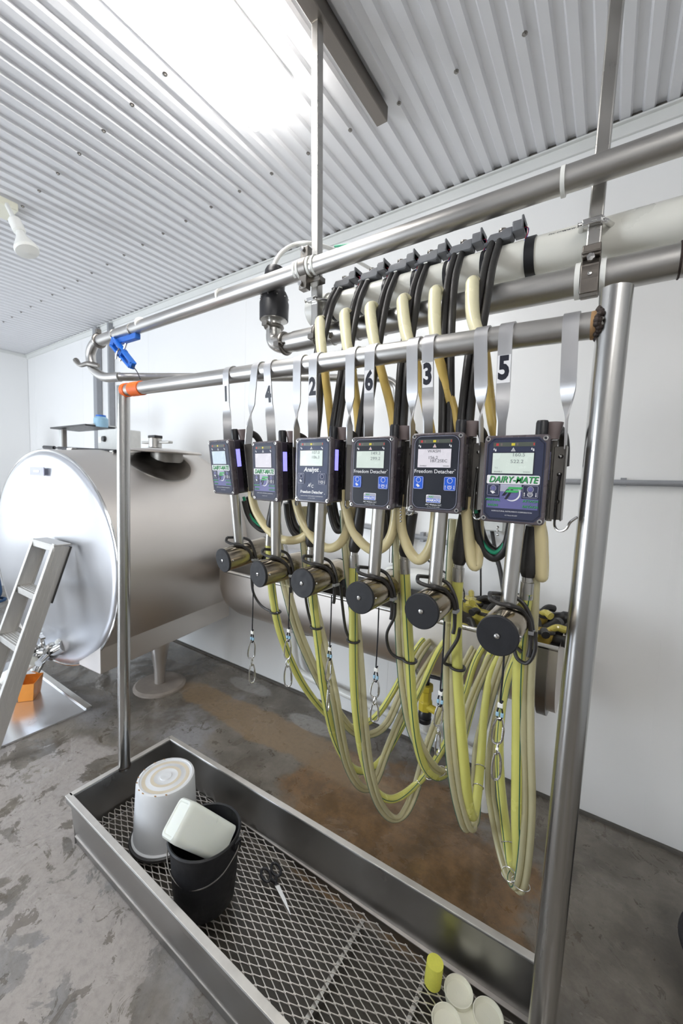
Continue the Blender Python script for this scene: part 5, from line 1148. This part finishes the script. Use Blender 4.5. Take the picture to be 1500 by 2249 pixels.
def black_bucket():
    cb = PZ(452, 1972, MZ+.004); cr = PZ(449, 1832, .262); H = .235
    ax = Vector(((cr.x-cb.x)*.55, (cr.y-cb.y)*.55, .215)).normalized(); ax = Vector((ax.x*.5, ax.y*.5, ax.z)).normalized(); cb = Vector((cb.x*.5+cr.x*.5, cb.y*.5+cr.y*.5, MZ+.004))-Vector((ax.x, ax.y, 0))*H*.5
    t = thing('black_bucket', 'black rubber bucket with a wire bail standing in the trough', 'bucket', cb)
    b = MB('rubber_dk'); b.lathe(cb, ax, [(.0, .0), (.088, .0), (.094, .008), (.102, .08), (.108, H-.016), (.114, H-.014), (.116, H-.004), (.112, H), (.107, H-.003), (.101, .08), (.088, .012), (0, .012)], 48); b.build('pail', t, angle=50)
    u = Vector((1, .35, 0)).normalized(); u = (u-ax*u.dot(ax)).normalized(); w = ax.cross(u); top = cb+ax*(H-.022)
    b = MB('steel_dark'); e0, e1 = top+u*.122, top-u*.122; dn = (-w*.75-ax*.62).normalized()
    b.tube([e0-u*.012, e0, e0+dn*.02]+[top+u*(.122*math.cos(a))+dn*(.132*math.sin(a)) for a in [math.pi*k/12 for k in range(2, 11)]]+[e1+dn*.02, e1, e1+u*.012], .0021, 8, 4); b.build('wire_bail', t)
    b = MB('rubber_dk')
    for s in (-1, 1): b = MB('rubber_dk'); b.box(top+u*(.115*s), (.016, .024, .03)); b.torus(top+u*(.121*s), w, .007, .0022, 14, 6); b.build('bail_ear', t, bevel=.003)
    return cb, ax, H
BC, BA, BH_ = black_bucket()
def jug():
    # square milky container leaning base up out of the black bucket
    C_ = BC+BA*BH_; h_ = Vector((RT.x, RT.y, 0)).normalized(); f_h = Vector((_f.x, _f.y, 0)).normalized(); base = C_-h_*.086-f_h*.022+Vector((0, 0, .056)); inner = C_+h_*.05+f_h*.022-Vector((0, 0, .065)); L = (base-inner).length
    ax = (base-inner).normalized(); view = (base-EYE).normalized()
    t = thing('milky_container', 'milky white square container lying bottom-up in the black bucket', 'container', base-ax*L)
    u = view.cross(ax).normalized(); w = ax.cross(u)
    b = MB('jug'); v = []; secs = [(-L, .053), (-L*.5, .056), (-.02, .058), (-.006, .0565), (.0, .052), (.0, .046), (-.004, .043), (-.004, .01)]
    for h, s in secs: v += [base+ax*h+u*p[0]*s+w*p[1]*s for p in rrect(-1, 1, -1, 1, .32, 5)]
    n = 24; b.add(v, [(i*n+k, i*n+(k+1) % n, (i+1)*n+(k+1) % n, (i+1)*n+k) for i in range(len(secs)-1) for k in range(n)]+[tuple(range(n))[::-1], tuple((len(secs)-1)*n+k for k in range(n))])
    b.build('jar', t, angle=40)
jug()
def scissors():
    z = MZ+.006; a = PZ(592, 1893, z); tip = PZ(646, 2008, z); d = (tip-a).normalized(); n = Vector((-d.y, d.x, 0)); p0 = PZ(608, 1944, z+.004)
    t = thing('scissors', 'black-handled scissors lying on the trough mesh', 'scissors', p0)
    L = (tip-p0).length
    for s in (-1, 1):
        b = MB('steel_bright'); w = .0065
        b.add([p0+n*(s*w*.4+w*.8)-Vector((0, 0, .001*s)), p0+n*(s*w*.4-w*.8)-Vector((0, 0, .001*s)), p0+d*L*.97+n*(s*.001-.001)-Vector((0, 0, .001*s)), p0+d*L+n*s*.0008-Vector((0, 0, .001*s)), p0+d*L*.5+n*(s*w*.4+w*.7)-Vector((0, 0, .001*s))]+
              [q+Vector((0, 0, .0018)) for q in (p0+n*(s*w*.4+w*.8)-Vector((0, 0, .001*s)), p0+n*(s*w*.4-w*.8)-Vector((0, 0, .001*s)), p0+d*L*.97+n*(s*.001-.001)-Vector((0, 0, .001*s)), p0+d*L+n*s*.0008-Vector((0, 0, .001*s)), p0+d*L*.5+n*(s*w*.4+w*.7)-Vector((0, 0, .001*s)))],
              [(0, 1, 2, 3, 4), (9, 8, 7, 6, 5)]+[(i, i+5, (i+1) % 5+5, (i+1) % 5) for i in range(5)])
        b.build('blade', t, smooth=False)
        h = MB('black'); c = p0-d*.052+n*s*.019
        h.tube([p0+d*.002-n*s*.003, p0-d*.016+n*s*.004, p0-d*.028+n*s*.010], .0055, 10)
        h.sweep([c+d*(.026*math.cos(k*math.pi/10))+n*(.0145*math.sin(k*math.pi/10)) for k in range(21)], .0046, 10, close=True, up0=(0, 0, 1)); h.build('handle', t)
    MB('steel').lathe(p0+Vector((0, 0, .001)), (0, 0, 1), [(.005, 0), (.004, .003), (0, .0035)], 12).build('pivot_screw', t)
scissors()
c = PZ(950, 2158, MZ+.003); r_ = .023
t = MB('sponge').lathe(c, (.05, .05, 1), [(.0, 0), (r_, 0), (r_*1.02, .03), (r_, .062), (0, .062)], 30).build('foam_plug'); tag(t, 'bright yellow foam plug standing on the trough mesh', 'sponge')
def cups():
    o = PZ(1030, 2225, MZ+.02); c1 = PZ(1007, 2176, MZ+.03); c2 = PZ(981, 2243, MZ+.03); c3 = PZ(1072, 2229, MZ+.03)
    m = (c2+c3)/2; c4 = m+(m-c1)
    t = thing('cup_tray', 'cream plastic tray of four round cups in the near end of the trough', 'tray', (m.x, m.y, MZ))
    R = (PZ(1038, 2178, MZ+.03)-PZ(976, 2174, MZ+.03)).length*.5
    cs = [c1, c2, c3, c4]; z0 = MZ+.003
    for c in cs:
        b = MB('cream'); b.lathe((c.x, c.y, z0), (0, 0, 1), [(0, 0), (R*.88, 0), (R, .024), (R, .028), (R*.94, .028), (R*.9, .020), (R*.82, .016), (0, .0155)], 36); b.build('cup', t)
    b = MB('cream'); hull = []
    for c in (c1, c3, c4, c2): d = (c-m).normalized(); hull.append((m+(c-m)*1.0+d*R*.25))
    b.add([Vector((p.x, p.y, z0+.010)) for p in hull]+[Vector((p.x, p.y, z0+.016)) for p in hull], [(0, 1, 2, 3)[::-1], (4, 5, 6, 7)]+[(i, (i+1) % 4, (i+1) % 4+4, i+4) for i in range(4)]); b.build('web_plate', t, smooth=False, bevel=.003)
cups()
t = thing('black_tub', 'black rubber tub on the floor at the right edge, right of the tall post', 'tub', (.50, 1.36, 0))
MB('rubber_dk').lathe((.47, 1.42, 0), (0, 0, 1), [(0, 0), (.15, 0), (.165, .02), (.19, .17), (.2, .175), (.2, .19), (.19, .192), (.18, .17), (.15, .02), (0, .02)], 48).build('tub_body', t)
MB('rubber_dk').torus((.47, 1.42, .183), (0, 0, 1), .199, .008, 48, 8).build('rolled_rim', t)
# blue line clamp hanging from the upper pipe
t = thing('line_clamp', 'blue plastic clamp tied under the left end of the upper steel pipe', 'clamp', PY(270, 760, .98))
a, e = PY(249, 752, .965), PY(291, 803, .965); b = MB('blue'); dd = (e-a).normalized(); up_ = Vector((0, -1, 0)); q = dd.cross(up_).normalized()
for s in (-1, 1): b.bar(a+q*(.016*s), e+q*(.011*s), .010, .030, up_)
b.bar(a-q*.02, a+q*.02, .03, .016, up_); b.bar(e-dd*.01-q*.015, e-dd*.01+q*.015, .03, .02, up_); b.bar(a+dd*.10-q*.02, a+dd*.10+q*.02, .026, .03, up_)
b.build('jaw', t, bevel=.003)
a2, e2 = PY(255, 748, .985), PY(303, 734, .985); a2.z = e2.z = ZU-.045; b = MB('blue'); b.bar(a2, e2, .026, .026); b.build('handle', t, bevel=.004)
b = MB('steel_bright'); m_ = (a+e)/2; b.cyl(m_-q*.05, m_+q*.035, .005, seg=8); b.tube([m_+up_*.02-q*.02, m_+up_*.024, m_+up_*.02+q*.03], .004, 8)
for x in (a2.x-.005, (a2.x+e2.x)/2+.05): b.lathe((x, YU, ZU-.012), (1, 0, 0), [(RU+.001, -.005), (RU+.003, -.005), (RU+.003, .005), (RU+.001, .005)], 22)
b.build('spring_wire', t)
MB('twine').tube([PY(291, 804, .965), PY(300, 815, .93), PY(308, 832, .87)], .002, 6).build('tie_string', t)

# ------------------------------------------------------------------ person beyond the left edge of the view
def skin_mesh(name, mname, pts, edges, rad, parent, root=0, sub=2):
    me = bpy.data.meshes.new(name); inv = WM[parent.name].inverted(); me.from_pydata([tuple(inv @ Vector(p)) for p in pts], edges, [])
    o = bpy.data.objects.new(name, me); COL.objects.link(o); o.parent = parent; WM[o.name] = WM[parent.name]
    me.materials.append(M[mname]); s = o.modifiers.new('skin', 'SKIN'); s.use_smooth_shade = True
    for i, r in enumerate(rad): v = me.skin_vertices[0].data[i]; v.radius = (r, r) if not isinstance(r, tuple) else r; v.use_root = (i == root)
    u = o.modifiers.new('sub', 'SUBSURF'); u.levels = sub; u.render_levels = sub
    return o
def make_person():
    P0 = Vector((-5.20, 1.30, 0)); W = lambda x, y, z: P0+Vector((x, y, z))
    t = thing('person', 'person in blue jeans standing just past the milk tank at the left edge', 'person', P0)
    pts = [W(0, 0, .95), W(0, 0, 1.15), W(0, 0, 1.36), W(0, 0, 1.46), W(.09, 0, .90), W(.11, -.03, .52), W(.115, -.01, .24), W(-.09, 0, .90), W(-.10, .02, .50), W(-.11, .04, .22),
           W(.19, 0, 1.40), W(.25, .02, 1.14), W(.24, -.08, .93), W(-.19, 0, 1.40), W(-.25, .02, 1.14), W(-.24, -.06, .92)]
    skin_mesh('body', 'skin', [W(0, 0, .95), W(0, 0, 1.2), W(0, 0, 1.44), W(0, 0, 1.54), W(.20, 0, 1.42), W(.255, .02, 1.14), W(.245, -.09, .91), W(-.20, 0, 1.42), W(-.255, .02, 1.14), W(-.245, -.07, .90), W(.09, 0, .88), W(.15, -.02, .5), W(.255, 0, .12), W(.265, -.13, .06), W(-.09, 0, .88), W(-.10, .02, .5), W(-.11, .05, .12), W(-.115, -.09, .06)],
              [(0, 1), (1, 2), (2, 3), (2, 4), (4, 5), (5, 6), (2, 7), (7, 8), (8, 9), (0, 10), (10, 11), (11, 12), (12, 13), (0, 14), (14, 15), (15, 16), (16, 17)], [.13, .13, .11, .055, .06, .045, .032, .06, .045, .032, .085, .06, .04, .035, .085, .06, .04, .035], t)
    skin_mesh('jeans', 'denim', [W(0, 0, .98), W(.085, 0, .86), W(.15, -.02, .52), W(.255, 0, .13), W(-.085, 0, .86), W(-.105, .02, .50), W(-.115, .045, .13)], [(0, 1), (1, 2), (2, 3), (0, 4), (4, 5), (5, 6)], [.145, .105, .085, .082, .105, .085, .08], t)
    skin_mesh('shirt', 'shirt', [W(0, 0, .97), W(0, 0, 1.2), W(0, 0, 1.43), W(.20, 0, 1.42), W(.25, .015, 1.18), W(-.20, 0, 1.42), W(-.25, .015, 1.18)], [(0, 1), (1, 2), (2, 3), (3, 4), (2, 5), (5, 6)], [.155, .155, .125, .075, .06, .075, .06], t)
    b = MB('denim')
    for x, y in ((.255, 0), (-.115, .045)): b.torus(W(x, y, .135), (0, 0, 1), .082, .014, 24, 8)
    b.build('rolled_hem', t)
    for x, y in ((.255, -.02), (-.115, .03)):
        b = MB('boot'); b.sweep([W(x, y, .14), W(x, y, .08), W(x, y-.02, .05)], [.062, .06, .058], 14); b.sphere(W(x, y-.07, .045), .055, 14, (.95, 2.1, .82)); b.build('boot', t)
    hb = MB('skin'); hc = W(0, -.01, 1.64); hb.sphere(hc, .105, 20, (.82, .98, 1.18)); hb.sphere(hc+Vector((0, -.10, -.02)), .018, 10, (.8, 1, 1.3))
    for s in (-1, 1): hb.sphere(hc+Vector((s*.087, .01, -.01)), .026, 10, (.4, .8, 1.2))
    hb.build('head', t)
    b = MB('hair'); b.sphere(hc+Vector((0, .018, .028)), .108, 20, (.86, .98, 1.1)); b.build('hair', t)
    b = MB('white');
    for s in (-1, 1): b.sphere(hc+Vector((s*.034, -.088, .012)), .013, 8)
    b.build('eyes', t)
    MB('rprint').sphere(hc+Vector((0, -.094, -.058)), .016, 8, (1.4, .5, .35)).build('mouth', t)
    for s, bx, by, bz in ((1, .245, -.09, .91), (-1, -.245, -.07, .90)):
        w0 = W(bx, by, bz); pts = [w0, w0+Vector((0, -.03, -.07))]; ed = [(0, 1)]; rd = [.028, (.034, .018)]
        for f, (dx, ln) in enumerate(((-.026, .062), (-.009, .075), (.009, .070), (.026, .055))):
            i = len(pts); pts += [w0+Vector((dx*.6, -.045, -.095)), w0+Vector((dx, -.065, -.095-ln*.5)), w0+Vector((dx, -.062, -.095-ln))]; ed += [(1, i), (i, i+1), (i+1, i+2)]; rd += [.0095, .0088, .007]
        i = len(pts); pts += [w0+Vector((-s*.03, -.03, -.05)), w0+Vector((-s*.045, -.06, -.085)), w0+Vector((-s*.038, -.07, -.11))]; ed += [(0, i), (i, i+1), (i+1, i+2)]; rd += [.012, .0105, .008]
        skin_mesh('hand', 'skin', pts, ed, rd, t, 0, 1)
make_person()
